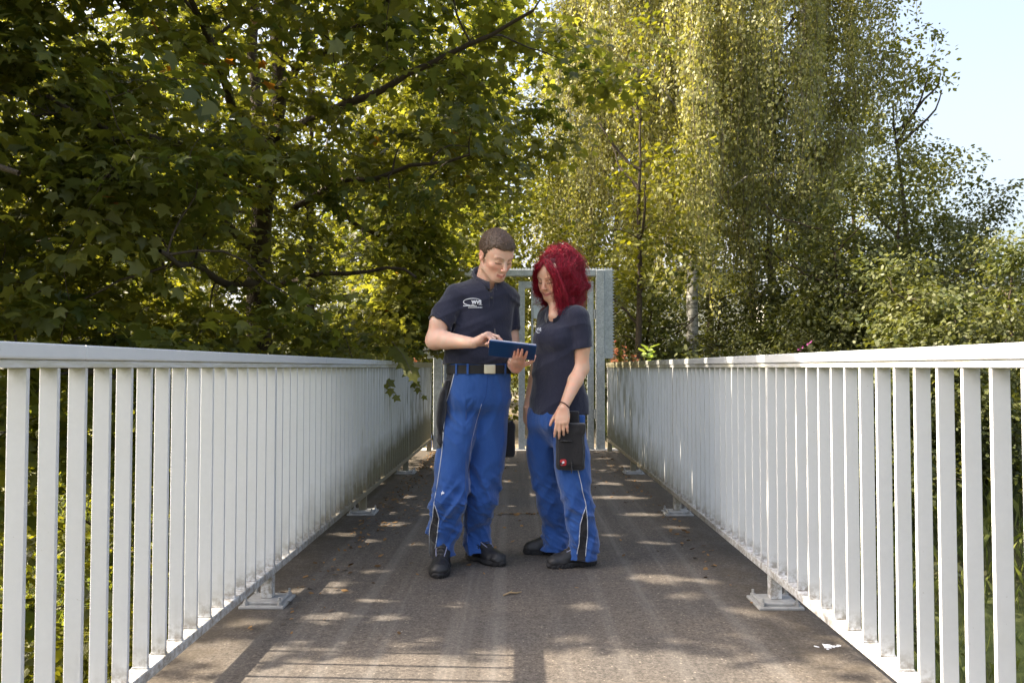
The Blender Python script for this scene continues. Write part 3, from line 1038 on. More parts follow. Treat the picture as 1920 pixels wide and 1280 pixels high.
# ---- trees behind the maple, left to right
WOODS = "trees standing in the wood behind"
for lab, px, Y, h, rx, n, per in [
        ("leafy tree behind the maples at the far left edge", 60, 13.0, 9.5, 3.0, 230, 46),
        ("leafy tree behind the left maple, left of its trunk", 300, 14.5, 10.5, 2.8, 230, 46),
        ("slender tree directly behind the maple trunk", 590, 15.5, 11.0, 2.4, 200, 46),
        ("dense tree behind the left end of the gate", 800, 13.2, 8.0, 2.2, 230, 46),
        ("tall tree behind the man's head and the gate", 930, 17.5, 11.0, 2.2, 190, 46),
        ("tall tree further back at the far left", 130, 22.0, 16.0, 4.0, 240, 34),
        ("tall tree further back, seen left of the maple trunk", 400, 24.0, 16.5, 4.0, 240, 34),
        ("tall tree further back, seen right of the maple trunk", 680, 22.5, 15.5, 3.8, 260, 34),
        ("tall tree further back above the left half of the gate", 870, 25.0, 14.5, 3.4, 220, 34),
        ("airy tree rising behind the woman and the gate", 1060, 22.0, 9.0, 2.0, 80, 40)]:
    thicket("deciduous_tree", lab, "tree", px, Y, h, rx, rx * .8, n, int(per * 1.6), z0=0.08, size=0.10 if Y < 21 else 0.15, rad=0.62 if Y < 21 else 0.85, group=WOODS)


# ---- weeping birches on the right
def birch(label, px, Y, h, tr, strands, lean=0.0, span=(1.6, 1.6), zmin=1.6, dens=66, size=0.070, side=None):
    X0 = P(px, 688, Y).x
    zb = float(terrain(X0, Y))
    root = empty("weeping_birch", (X0, Y, zb))
    tag(root, label, "birch tree", "weeping birches behind the right railing")
    B = np.array([X0, Y, zb - 0.1]); top = B + np.array([lean, 0.2, h])
    trunk = limb([B, B * .65 + top * .35 + np.array([.12, 0, 0]), B * .3 + top * .7, top], tr, 0.03, 18, 0.05)
    L = [trunk]
    starts = []
    nb = 22
    for k in range(nb):
        f = 0.30 + 0.68 * k / nb
        s0 = trunk[0][int(f * 17)]
        a = k * 2.4 + rng.uniform(-.4, .4)
        r = (1.15 - 0.55 * f) * rng.uniform(0.7, 1.1)
        e = s0 + np.array([math.cos(a) * span[0] * r, math.sin(a) * span[1] * r, rng.uniform(0.7, 1.9)])
        m_ = (s0 + e) / 2 + np.array([0, 0, 0.35])
        e2 = e + np.array([math.cos(a) * .5, math.sin(a) * .5, -0.3])
        q = limb([s0, m_, e, e2], tr * 0.30 * (1.1 - f), 0.010, 12, 0.04)
        L.append(q); starts.append(q[0][4:])
    S = np.concatenate(starts)
    twigs, pos, dr = [], [], []
    idx = rng.integers(0, len(S), strands)
    for i in idx:
        s0 = S[i] + rng.normal(size=3) * 0.12
        ln = rng.uniform(0.9, 3.6) * (1.25 if rng.random() < .35 else .8)
        ln = min(ln, s0[2] - zmin - rng.uniform(0, 1.0))
        if ln < 0.5: continue
        n = 9
        t = np.linspace(0, 1, n)
        dx = rng.normal(size=2) * 0.16
        pts = np.stack([s0[0] + dx[0] * np.sqrt(t) + 0.04 * np.sin(t * 7 + i), s0[1] + dx[1] * np.sqrt(t), s0[2] - ln * t + 0.15 * np.sin(t * 3.14)], 1)
        twigs.append((pts, np.linspace(0.006, 0.0025, n)))
        m = int(ln * dens * rng.uniform(0.6, 1.2))
        tt = rng.random(m)
        q = np.stack([np.interp(tt, t, pts[:, c]) for c in range(3)], 1)
        q += rng.normal(size=(m, 3)) * np.array([0.075, 0.075, 0.03])
        pos.append(q)
    pos = np.concatenate(pos)
    n = len(pos)
    nr = rng.normal(size=(n, 3)) * np.array([1, 1, 0.45])
    d = rng.normal(size=(n, 3)) * 0.45 + np.array([0, 0, -1.0])
    wood_mesh(L, "trunk", M_birch, root, 8)
    wood_mesh(twigs, "twigs", M_bark_pale, root, 4)
    leaves("crown", pos, nr, d, size * rng.uniform(.7, 1.3, n), DIAM, ML_birch, root)


birch("tall weeping birch with a pale mottled trunk and long bright hanging strands", 1289, 15.0, 13.5, 0.125, 1000, 0.3, (2.3, 2.0), 1.9)
birch("second weeping birch, on the right against the sky, strands hanging high", 1500, 17.5, 15.0, 0.13, 760, 0.2, (2.2, 2.0), 4.4)
birch("weeping birch with thin strands between the gate and the pale trunk", 1150, 18.0, 13.0, 0.10, 620, -0.2, (1.7, 1.5), 2.4)

for lab, px, Y, h, rx, n, per, lean, tr, z0 in [
        ("thin tree with a torn orange scar on its trunk beside the gate", 1195, 13.0, 7.0, 1.1, 46, 40, 0.1, 0.075, 0.30),
        ("brown-trunked tree right of the pale birch", 1412, 19.0, 12.0, 2.0, 90, 40, 0.2, 0.12, 0.30),
        ("straight brown-trunked tree in the middle of the right wood", 1462, 18.0, 12.0, 1.7, 80, 40, 0.1, 0.11, 0.38),
        ("slim tree standing just right of the straight brown trunk", 1530, 21.0, 11.0, 1.7, 80, 40, 0.3, 0.11, 0.2),
        ("full leafy tree filling the gap behind the birches", 1330, 24.0, 13.0, 2.6, 190, 44, 0.0, 0.14, 0.1),
        ("broad leafy tree behind the straight brown trunk, further back", 1600, 25.0, 11.5, 3.0, 190, 44, 0.0, 0.14, 0.08),
        ("tree far back between the gate and the scarred tree", 1120, 27.0, 11.5, 2.6, 150, 44, 0.0, 0.14, 0.1),
        ("leaning open tree whose branches stand out against the sky", 1715, 18.0, 9.2, 1.5, 110, 40, -0.5, 0.12, 0.25)]:
    thicket("deciduous_tree", lab, "tree", px, Y, h, rx, rx, n, int(per * 1.5), z0=z0, size=0.10, rad=0.55, lean=lean, tr=tr, group=WOODS)

for lab, px, Y, h, rx, n, per in [
        ("low dark shrub under the thin scarred tree", 1220, 14.5, 3.0, 1.4, 100, 60),
        ("shrub behind the foot of the pale birch", 1350, 16.5, 3.1, 1.6, 110, 60),
        ("shrub below the straight brown trunk", 1450, 15.5, 3.2, 1.6, 120, 60),
        ("rounded olive shrub left of the tall shrubs on the right", 1560, 13.5, 4.5, 1.7, 200, 64),
        ("big rounded shrub under the leaning tree", 1690, 14.0, 4.9, 2.0, 240, 64),
        ("tall feathery shrub at the right edge against the sky", 1870, 16.0, 4.7, 2.1, 230, 60),
        ("pale-leaved shrub at the right edge close behind the railing", 1900, 12.0, 3.4, 1.6, 150, 70),
        ("small shrub leaning over the right railing", 1760, 11.0, 2.9, 1.3, 140, 66)]:
    thicket("shrub", lab, "shrub", px, Y, h, rx, rx, int(n * 1.5), int(per * 1.4), ML_bush, 0.072, 0.42, 0.05, OVAL, "shrubs behind the right railing", M_bark, tr=0.04)

for lab, x, Y, h, rx, n, per in [
        ("sunlit shrub far behind the left railing", -8.6, 11.5, 3.2, 2.0, 80, 60),
        ("shrub in the hollow left of the bridge, under the maples", -3.9, 8.6, 2.9, 1.5, 70, 56),
        ("shrub in the hollow close beside the left railing", -2.7, 6.6, 2.5, 0.9, 50, 56),
        ("shrub at the left end of the hollow under the darker maple", -5.6, 7.6, 3.6, 1.8, 90, 56)]:
    thicket("shrub", lab, "shrub", 0, Y, h, rx, rx, n, per, ML_wood, 0.10, 0.45, 0.05, OVAL, "shrubs left of the bridge", M_bark, x=x, tr=0.04)
for lab, x, Y, h, rx, n, per in [
        ("green shrub in the hollow just outside the right railing", 3.0, 7.4, 2.1, 1.1, 60, 60),
        ("green shrub in the hollow on the right, further along the bank", 4.6, 10.4, 2.6, 1.5, 80, 60),
        ("shrub on the bank beside the right gate post", 2.4, 11.6, 1.9, 0.8, 40, 60),
        ("leafy shrub on the bank right behind the open gate leaf", -2.2, 12.4, 3.3, 1.0, 60, 60),
        ("sunlit bush beside the path beyond the gate", 0.9, 21.0, 1.6, 0.9, 34, 60),
        ("broad bush closing the end of the path", -0.6, 36.0, 4.5, 3.0, 90, 60),
        ("bush right of the path beyond the gate", 1.9, 16.0, 3.2, 1.0, 60, 60)]:
    thicket("shrub", lab, "shrub", 0, Y, h, rx, rx, n, per, ML_bush, 0.09, 0.42, 0.05, OVAL, "shrubs near the bridge ends", M_bark, x=x, tr=0.04)


# a far belt of wood that reads as one mass
def belt():
    n = 56000
    xx = rng.uniform(-75, 75, n)
    yy = 52 + rng.uniform(0, 16, n) - np.abs(xx) * 0.12
    hh = 7.0 + 3.5 * vnoise(xx * 0.16, xx * 0 + 3, xx * 0) + 1.4 * vnoise(xx * 0.8, xx * 0 + 9, xx * 0)
    hh = np.where((xx > 22), hh * 0.5, hh) + np.where(xx < 6, 5.0, 0)
    zz = rng.random(n) ** 0.8 * hh
    pos = np.stack([xx, yy, zz], 1)
    tag(leaves("distant_wood", pos, rng.normal(size=(n, 3)) + np.array([-.4, 0, .5]), rng.normal(size=(n, 3)), 0.55 * rng.uniform(.6, 1.5, n), OVAL, ML_wood,
               var=np.clip(0.5 + 0.4 * vnoise(xx * .5, zz * .5, yy * .3) + rng.normal(size=n) * .15, 0, 0.95)), kind="stuff")


belt()


# ---- small plants at the ends of the rails
def stem_plant(name, label, x, y, h, nst, lsize, mat, per=14, spread=0.25, group="small plants by the bridge end", z=None, upright=0.6, tmpl=OVAL):
    zb = float(terrain(x, y)) if z is None else z
    h = h - zb                       # h: height of the tips above the deck
    root = empty(name, (x, y, zb)); tag(root, label, "plant", group)
    L, pos, nr, d = [], [], [], []
    for k in range(nst):
        a = rng.uniform(0, 6.28); r = spread * rng.random() ** .5
        b0 = np.array([x + math.cos(a) * r * .4, y + math.sin(a) * r * .4, zb - .03])
        e = np.array([x + math.cos(a) * r, y + math.sin(a) * r, zb + h * rng.uniform(.6, 1.0)])
        q = interp_poly([b0, (b0 + e) / 2 + rng.normal(size=3) * .02, e], 6)
        L.append((q, np.linspace(.005, .002, 6)))
        t = np.sort(1.0 - rng.uniform(0, min(.9, .55 / max(h, .3)), per))
        pp = np.stack([np.interp(t, np.linspace(0, 1, 6), q[:, c]) for c in range(3)], 1)
        ang = np.arange(per) * 2.4
        o = np.stack([np.cos(ang), np.sin(ang), np.full(per, upright)], 1)
        pos.append(pp); d.append(o + rng.normal(size=(per, 3)) * .15); nr.append(np.stack([-np.cos(ang) * .5, -np.sin(ang) * .5, np.ones(per)], 1))
    wood_mesh(L, "stems", M_bark_pale, root, 4)
    n = nst * per
    leaves("foliage", np.concatenate(pos), np.concatenate(nr), np.concatenate(d), lsize * rng.uniform(.7, 1.2, n), tmpl, mat, root)
    return root


Yp = 10.9
stem_plant("red_shrub", "reddish feathery plant beside the right gate post", P(1172, 688, Yp).x, Yp, 1.44, 26, 0.06, ML_red, 26, 0.24, upright=1.2, tmpl=DIAM)
stem_plant("leafy_plant", "fresh green leafy plant next to the red plant", P(1212, 688, Yp).x, Yp, 1.50, 6, 0.16, ML_young, 14, 0.14, upright=0.3)
stem_plant("leafy_plant", "lower green leafy plant left of the pale birch trunk", P(1258, 688, Yp).x, Yp, 1.34, 6, 0.14, ML_young, 14, 0.16, upright=0.3)
stem_plant("leafy_plant", "yellow-green plant behind the rail, right of the birch", P(1392, 688, 10.6).x, 10.6, 1.26, 12, 0.09, ML_young, 16, 0.35, upright=0.4)
stem_plant("flowering_plant", "tall plant with pink flowers above the right railing", P(1500, 688, 10.2).x, 10.2, 1.36, 9, 0.10, ML_young, 14, 0.30, upright=0.4)
stem_plant("red_shrub", "small orange-red plant behind the left end of the railing", P(768, 688, Yp).x, Yp, 1.26, 18, 0.06, ML_red, 22, 0.2, upright=1.0, tmpl=DIAM)
fl = bpy.data.objects["flowering_plant"]
m = MB()
rf_ = random.Random(3)
for (px, py) in ((1515, 645), (1505, 651), (1498, 656), (1520, 641)):
    c = P(px, py, 10.15)
    for k in range(9):
        a = rf_.uniform(0, 6.28); e = rf_.uniform(-.6, .9)
        dd = Vector((math.cos(a) * math.cos(e), math.sin(a) * math.cos(e), math.sin(e)))
        sd = dd.cross(Vector((0, 0, 1))).normalized() * 0.009
        m.add([c, c + dd * .016 + sd, c + dd * .034, c + dd * .016 - sd], [(0, 1, 2, 3)])
m.build("flower", simple("pink petals", (0.38, 0.09, 0.28), 0.6, var=0.2), fl)

# two young maple shoots poking through the left railing
def shoot(label, pts, n, size):
    pts = [P(*p) for p in pts]
    q = interp_poly(pts, 8)
    root = empty("maple_sprig", tuple(q[0])); tag(root, label, "sprig", "maple sprigs reaching through the left railing")
    wood_mesh([(q, np.linspace(.004, .002, 8))], "stem", M_bark_pale, root, 4)
    t = np.linspace(.25, 1, n)
    pp = np.stack([np.interp(t, np.linspace(0, 1, 8), q[:, c]) for c in range(3)], 1)
    a = np.arange(n) * 2.2
    d = np.stack([np.cos(a), -0.2 + 0 * a, -0.8 + 0.5 * np.sin(a)], 1)
    leaves("foliage", pp, np.stack([0.2 * np.cos(a), -1 + 0 * a, .6 + 0 * a], 1), d, size * rng.uniform(.8, 1.2, n), MAPLE, ML_maple, root, rng.uniform(.3, .8, n))


shoot("maple sprig with a few leaves poking through the left railing bars", [(712, 700, 7.2), (728, 716, 6.75), (738, 742, 6.7)], 7, 0.085)
shoot("narrow-leaved maple sprig poking through near the end of the left railing", [(765, 700, 9.0), (780, 720, 8.3), (792, 742, 8.25)], 7, 0.085)
shoot("maple sprig drooping over the top of the left railing", [(735, 640, 7.3), (758, 668, 7.0), (772, 700, 6.85)], 12, 0.12)


# ---- grass and litter
def grass():
    def patch(n, x0, x1, y0, y1, h):
        x, y = rng.uniform(x0, x1, n), rng.uniform(y0, y1, n)
        keep = ~((np.abs(x) < 1.45) & (y > -5) & (y < 36))
        x, y = x[keep], y[keep]
        k = vnoise(x * .7, y * .7, x * 0 + 2)
        s = h * (1 + .5 * k) * rng.uniform(.5, 1.3, len(x))
        return np.stack([x, y, terrain(x, y)], 1), s
    A = [patch(16000, -9, -1.4, 1.5, 12, .28), patch(26000, 1.4, 14, 3.5, 16, .30), patch(14000, -14, 20, 12, 30, .30)]
    pos = np.concatenate([a[0] for a in A]); s = np.concatenate([a[1] for a in A])
    n = len(pos)
    T = (np.array([(-.022, 0, 0), (.022, 0, 0), (.015, .6, -.05), (0, 1, -.25)], dtype=np.float32), np.array([(0, 1, 2), (0, 2, 3)], dtype=np.int32))
    d = rng.normal(size=(n, 3)) * .28 + np.array([0, 0, 1.0])
    tag(leaves("grass", pos, rng.normal(size=(n, 3)) * np.array([1, 1, .1]), d, s, T, ML_grass), kind="stuff")


grass()


def litter():
    n = 1100
    y = 3.2 + 7.0 * rng.random(n) ** 0.6
    x = np.where(rng.random(n) < .72, -1.10 + np.abs(rng.normal(size=n)) * .17, rng.uniform(-1.05, 1.1, n))
    rightside = rng.random(n) < .16
    x = np.where(rightside, 1.12 - np.abs(rng.normal(size=n)) * .1, x)
    x[:70] = rng.uniform(-.28, .36, 70); y[:70] = 5.86 + rng.normal(size=70) * .03
    z = np.full(n, 0.008)
    pos = np.stack([x, y, z], 1)
    m_ = leaf_mat("dead leaves", (0.05, 0.028, 0.012), (0.24, 0.14, 0.06), 0.1, 0.8, 0.2, (1, .8, .5))
    tag(leaves("leaf_litter", pos, rng.normal(size=(n, 3)) * .25 + np.array([0, 0, 1]), rng.normal(size=(n, 3)), 0.034 * rng.uniform(.4, 1.3, n), OVAL, m_), kind="stuff")


litter()


# ------------------------------------------------------------------ sculpting volumes for the people
class Field:
    def __init__(s, lo, hi, h):
        s.lo = np.array(lo, dtype=np.float64); s.h = h
        n = np.ceil((np.array(hi) - s.lo) / h).astype(int) + 1
        s.ax = [(s.lo[i] + h * np.arange(n[i])).astype(np.float32) for i in range(3)]
        s.D = np.full(tuple(n), 0.2, dtype=np.float32)

    def sub(s, lo, hi):
        sl = []
        for i in range(3):
            a = int(np.clip(math.floor((lo[i] - s.lo[i]) / s.h), 0, len(s.ax[i]) - 1))
            b_ = int(np.clip(math.ceil((hi[i] - s.lo[i]) / s.h) + 1, 1, len(s.ax[i])))
            sl.append(slice(a, max(b_, a + 1)))
        x = s.ax[0][sl[0]][:, None, None]; y = s.ax[1][sl[1]][None, :, None]; z = s.ax[2][sl[2]][None, None, :]
        return tuple(sl), x, y, z

    def put(s, fn, lo, hi, k=0.0, op='u'):
        m = k + 0.03
        sl, x, y, z = s.sub([a - m for a in lo], [a + m for a in hi])
        d = np.asarray(fn(x, y, z), dtype=np.float32)
        A = s.D[sl]
        d = np.broadcast_to(d, A.shape)
        if op == 'u':
            if k > 0:
                h = np.maximum(k - np.abs(A - d), 0) / k
                s.D[sl] = np.minimum(A, d) - h * h * k * 0.25
            else:
                s.D[sl] = np.minimum(A, d)
        elif op == 's':
            d = -d
            if k > 0:
                h = np.maximum(k - np.abs(A - d), 0) / k
                s.D[sl] = np.maximum(A, d) + h * h * k * 0.25
            else:
                s.D[sl] = np.maximum(A, d)
        return s

    def cone(s, a, b_, ra, rb, k=0.02, op='u'):
        a, b_ = np.array(a, float), np.array(b_, float)
        r = max(ra, rb)
        ba = b_ - a; L2 = float(ba @ ba) + 1e-12

        def fn(x, y, z):
            t = ((x - a[0]) * ba[0] + (y - a[1]) * ba[1] + (z - a[2]) * ba[2]) / L2
            t = np.clip(t, 0, 1)
            dx, dy, dz = x - a[0] - ba[0] * t, y - a[1] - ba[1] * t, z - a[2] - ba[2] * t
            return np.sqrt(dx * dx + dy * dy + dz * dz) - (ra + (rb - ra) * t)
        return s.put(fn, np.minimum(a, b_) - r, np.maximum(a, b_) + r, k, op)

    def chain(s, pts, rad, k=0.02):
        for i in range(len(pts) - 1):
            s.cone(pts[i], pts[i + 1], rad[i], rad[i + 1], k if i == 0 else min(k, 0.012))
        return s

    def ell(s, c, r, k=0.02, M=None, op='u'):
        c = np.array(c, float); r = np.array(r, float)
        Mi = np.eye(3) if M is None else np.array(M, float).T     # world -> local
        rm = r.max()

        def fn(x, y, z):
            X, Y, Z = x - c[0], y - c[1], z - c[2]
            u = (Mi[0, 0] * X + Mi[0, 1] * Y + Mi[0, 2] * Z) / r[0]
            v = (Mi[1, 0] * X + Mi[1, 1] * Y + Mi[1, 2] * Z) / r[1]
            w = (Mi[2, 0] * X + Mi[2, 1] * Y + Mi[2, 2] * Z) / r[2]
            k0 = np.sqrt(u * u + v * v + w * w)
            k1 = np.sqrt((u / r[0]) ** 2 + (v / r[1]) ** 2 + (w / r[2]) ** 2)
            return k0 * (k0 - 1) / np.maximum(k1, 1e-6)
        return s.put(fn, c - rm, c + rm, k, op)

    def box(s, c, hs, rr, k=0.0, M=None, op='u'):
        c = np.array(c, float); hs = np.array(hs, float) - rr
        Mi = np.eye(3) if M is None else np.array(M, float).T
        rm = float(np.linalg.norm(hs)) + rr

        def fn(x, y, z):
            X, Y, Z = x - c[0], y - c[1], z - c[2]
            q = [np.abs(Mi[i, 0] * X + Mi[i, 1] * Y + Mi[i, 2] * Z) - hs[i] for i in range(3)]
            o = np.sqrt(sum(np.maximum(a, 0) ** 2 for a in q))
            return o + np.minimum(np.maximum(np.maximum(q[0], q[1]), q[2]), 0) - rr
        return s.put(fn, c - rm, c + rm, k, op)

    def loft(s, secs, k=0.02, n=2.3):
        """secs rows: z, cx, cy, rx, ry, rot(deg) ; bottom to top or any order. elliptical trunk running up z"""
        S = np.array(sorted(secs), float)
        z0, z1 = S[0, 0], S[-1, 0]
        R_ = S[:, 3:5].max()

        def fn(x, y, z):
            zc = np.clip(z, z0, z1).ravel()
            # smooth interpolation
            cols = []
            t = np.arange(len(S))
            tz = np.interp(zc, S[:, 0], t)
            i = np.clip(np.floor(tz).astype(int), 0, len(S) - 2); f = tz - i
            im, ip, ipp = np.maximum(i - 1, 0), i + 1, np.minimum(i + 2, len(S) - 1)
            for c in range(1, 6):
                a = S[:, c]
                m0 = (a[ip] - a[im]) / np.maximum(S[ip, 0] - S[im, 0], 1e-6) * (S[ip, 0] - S[i, 0])
                m1 = (a[ipp] - a[i]) / np.maximum(S[ipp, 0] - S[i, 0], 1e-6) * (S[ip, 0] - S[i, 0])
                v = (2 * f ** 3 - 3 * f ** 2 + 1) * a[i] + (f ** 3 - 2 * f ** 2 + f) * m0 + (-2 * f ** 3 + 3 * f ** 2) * a[ip] + (f ** 3 - f ** 2) * m1
                cols.append(v.astype(np.float32)[None, None, :])
            cx, cy, rx, ry, ro = cols
            ca, sa = np.cos(np.radians(ro)), np.sin(np.radians(ro))
            X, Y = x - cx, y - cy
            u, v = (X * ca + Y * sa) / rx, (-X * sa + Y * ca) / ry
            q = (np.abs(u) ** n + np.abs(v) ** n) ** (1 / n)
            d = (q - 1) * np.minimum(rx, ry)
            dz = np.maximum(np.maximum(z0 - z, z - z1), 0)
            return np.where(dz > 0, np.sqrt(np.maximum(d, 0) ** 2 + dz ** 2), d)
        cxs, cys = S[:, 1], S[:, 2]
        return s.put(fn, (cxs.min() - R_, cys.min() - R_, z0), (cxs.max() + R_, cys.max() + R_, z1), k)

    def cut(s, p, nrm):
        """remove the side the normal points to (everywhere)"""
        p, nrm = np.array(p, float), unit(np.array(nrm, float))
        x = s.ax[0][:, None, None]; y = s.ax[1][None, :, None]; z = s.ax[2][None, None, :]
        s.D = np.maximum(s.D, ((x - p[0]) * nrm[0] + (y - p[1]) * nrm[1] + (z - p[2]) * nrm[2]).astype(np.float32))
        return s

    def displace(s, fn, band=0.04):
        i, j, k = np.nonzero(np.abs(s.D) < band)
        x, y, z = s.ax[0][i], s.ax[1][j], s.ax[2][k]
        s.D[i, j, k] += fn(x, y, z).astype(np.float32)
        return s

    def mesh(s):
        D = s.D.copy()
        for a in range(3):                     # keep it closed at the borders
            ix = [slice(None)] * 3
            ix[a] = 0; D[tuple(ix)] = np.maximum(D[tuple(ix)], 1e-4)
            ix[a] = -1; D[tuple(ix)] = np.maximum(D[tuple(ix)], 1e-4)
        neg = D < 0
        nx, ny, nz = D.shape
        cnt = np.zeros((nx - 1, ny - 1, nz - 1), dtype=np.int8)
        for a in (0, 1):
            for b_ in (0, 1):
                for c in (0, 1):
                    cnt += neg[a:nx - 1 + a, b_:ny - 1 + b_, c:nz - 1 + c]
        cells = np.argwhere((cnt > 0) & (cnt < 8))
        I, J, K = cells.T
        acc = np.zeros((len(cells), 3)); w = np.zeros(len(cells))
        cor = [(a, b_, c) for a in (0, 1) for b_ in (0, 1) for c in (0, 1)]
        val = {c: D[I + c[0], J + c[1], K + c[2]] for c in cor}
        for c in cor:
            for a in range(3):
                if c[a] == 0:
                    c2 = list(c); c2[a] = 1; c2 = tuple(c2)
                    v0, v1 = val[c], val[c2]
                    m_ = (v0 < 0) != (v1 < 0)
                    t = np.where(m_, v0 / np.where(m_, v0 - v1, 1), 0)
                    p = np.tile(np.array(c, float), (len(cells), 1)); p[:, a] += t
                    acc[m_] += p[m_]; w[m_] += 1
        V = (acc / w[:, None] + cells) * s.h + s.lo
        idx = np.full(cnt.shape, -1, dtype=np.int32)
        idx[I, J, K] = np.arange(len(cells))
        Q = []
        for a in range(3):
            o1, o2 = (a + 1) % 3, (a + 2) % 3
            sl0 = [slice(None)] * 3; sl1 = [slice(None)] * 3
            sl0[a] = slice(0, -1); sl1[a] = slice(1, None)
            ed = neg[tuple(sl0)] != neg[tuple(sl1)]
            e = np.argwhere(ed)
            ok = (e[:, o1] > 0) & (e[:, o2] > 0) & (e[:, o1] < D.shape[o1] - 1) & (e[:, o2] < D.shape[o2] - 1)
            e = e[ok]
            st = neg[tuple(e.T)]
            q = []
            for (m1, m2) in ((1, 1), (0, 1), (0, 0), (1, 0)):
                f = e.copy(); f[:, o1] -= m1; f[:, o2] -= m2
                q.append(idx[tuple(f.T)])
            q = np.stack(q, 1)
            q[~st] = q[~st][:, ::-1]
            Q.append(q)
        return V, np.concatenate(Q)


def smooth_mesh(V, Q, it=2, lam=0.5):
    E = np.concatenate([Q[:, [0, 1]], Q[:, [1, 2]], Q[:, [2, 3]], Q[:, [3, 0]]])
    E = np.concatenate([E, E[:, ::-1]])
    n = len(V)
    deg = np.bincount(E[:, 0], minlength=n)[:, None]
    for _ in range(it):
        S = np.stack([np.bincount(E[:, 0], weights=V[E[:, 1], a], minlength=n) for a in range(3)], 1) / np.maximum(deg, 1)
        V = V + (S - V) * lam
    return V


def sdf_obj(name, fields, mat, parent=None, it=2, colfn=None):
    VV, QQ, n = [], [], 0
    for f in (fields if isinstance(fields, (list, tuple)) else [fields]):
        V, Q = f.mesh()
        V = smooth_mesh(V, Q, it)
        VV.append(V); QQ.append(Q + n); n += len(V)
    V, Q = np.concatenate(VV), np.concatenate(QQ)
    o = mesh_obj(name, V, Q.astype(np.int32), mat, parent, True)
    if colfn is not None:
        c = colfn(V)
        at = o.data.color_attributes.new("Col", 'FLOAT_COLOR', 'POINT')
        at.data.foreach_set("color", np.concatenate([c, np.ones((len(c), 1))], 1).astype(np.float32).ravel())
    return o


def bvh_of(o):
    me = o.data
    return BVHTree.FromPolygons([v.co.copy() for v in me.vertices], [tuple(p.vertices) for p in me.polygons])


def cast_px(bv, px, py, off=0.002):
    d = (CAMR @ Vector(((px - 960) / F, (640 - py) / F, -1.0))).normalized()
    h = bv.ray_cast(EYE, d)
    if h[0] is None:
        return None
    nn = h[1] if h[1].dot(d) < 0 else -h[1]
    return h[0] + nn * off, nn


def ribbon_on(bv, pxs, name, mat, parent, r=0.0022, off=0.0015, n=40):
    """a thin cord sewn on a garment, following points seen at these photo pixels"""
    pts = np.array(pxs, float)
    d = np.concatenate([[0], np.cumsum(np.linalg.norm(np.diff(pts, axis=0), axis=1))])
    t = np.linspace(0, d[-1], n)
    q = []
    for x, y in zip(np.interp(t, d, pts[:, 0]), np.interp(t, d, pts[:, 1])):
        h = cast_px(bv, x, y, off)
        if h is not None and (not q or (h[0] - q[-1]).length < 0.12): q.append(h[0])
    m = MB()
    m.tube(q, r, 5)
    return m.build(name, mat, parent, True)


def skin_mat(name, tint=(1, 1, 1)):
    m, nt, bs = new_mat(name)
    at = N(nt, "ShaderNodeAttribute", attribute_name="Col")
    n1 = noise(nt, 28, 4, 0.6)
    c = mix(nt, maprange(nt, n1, 0.35, 0.7), at.outputs["Color"], mix(nt, 1.0, at.outputs["Color"], (1.12, 0.90, 0.86), 'MULTIPLY'))
    nt.links.new(c, bs.inputs["Base Color"])
    bs.inputs["Roughness"].default_value = 0.48
    bs.inputs["Subsurface Weight"].default_value = 0.12
    bs.inputs["Subsurface Radius"].default_value = (0.012, 0.004, 0.002)
    bs.inputs["Subsurface Scale"].default_value = 0.6
    bump(nt, bs, noise(nt, 260, 3), 0.12, 0.001)
    return m


def cloth_mat(name, a, b_, scale=420, bstr=0.35, folds=True, rough=0.85, sheen=0.3, wear=None):
    m, nt, bs = new_mat(name)
    p = coords(nt)
    n1 = noise(nt, 6, 5, 0.6, p)
    c = mix(nt, maprange(nt, n1, 0.3, 0.7), a, b_)
    if wear:
        n2 = noise(nt, 11, 6, 0.7, p)
        c = mix(nt, maprange(nt, n2, 0.60, 0.78, 0, 0.4), c, wear)
    at = N(nt, "ShaderNodeAttribute", attribute_name="panel")
    nt.links.new(mix(nt, at.outputs["Fac"], c, (0.014, 0.014, 0.017)), bs.inputs["Base Color"])
    bs.inputs["Roughness"].default_value = rough
    bs.inputs["Sheen Weight"].default_value = sheen
    bs.inputs["Specular IOR Level"].default_value = 0.25
    w = noise(nt, scale, 2, 0.6, p)
    b0 = bump(nt, bs, w, bstr, 0.0012)
    if folds:
        f1 = noise(nt, 1.0, 4, 0.62, p, (16, 16, 9))
        b1 = N(nt, "ShaderNodeBump"); b1.inputs["Strength"].default_value = 0.5; b1.inputs["Distance"].default_value = 0.018
        nt.links.new(f1, b1.inputs["Height"]); nt.links.new(b1.outputs[0], b0.inputs["Normal"])
    return m


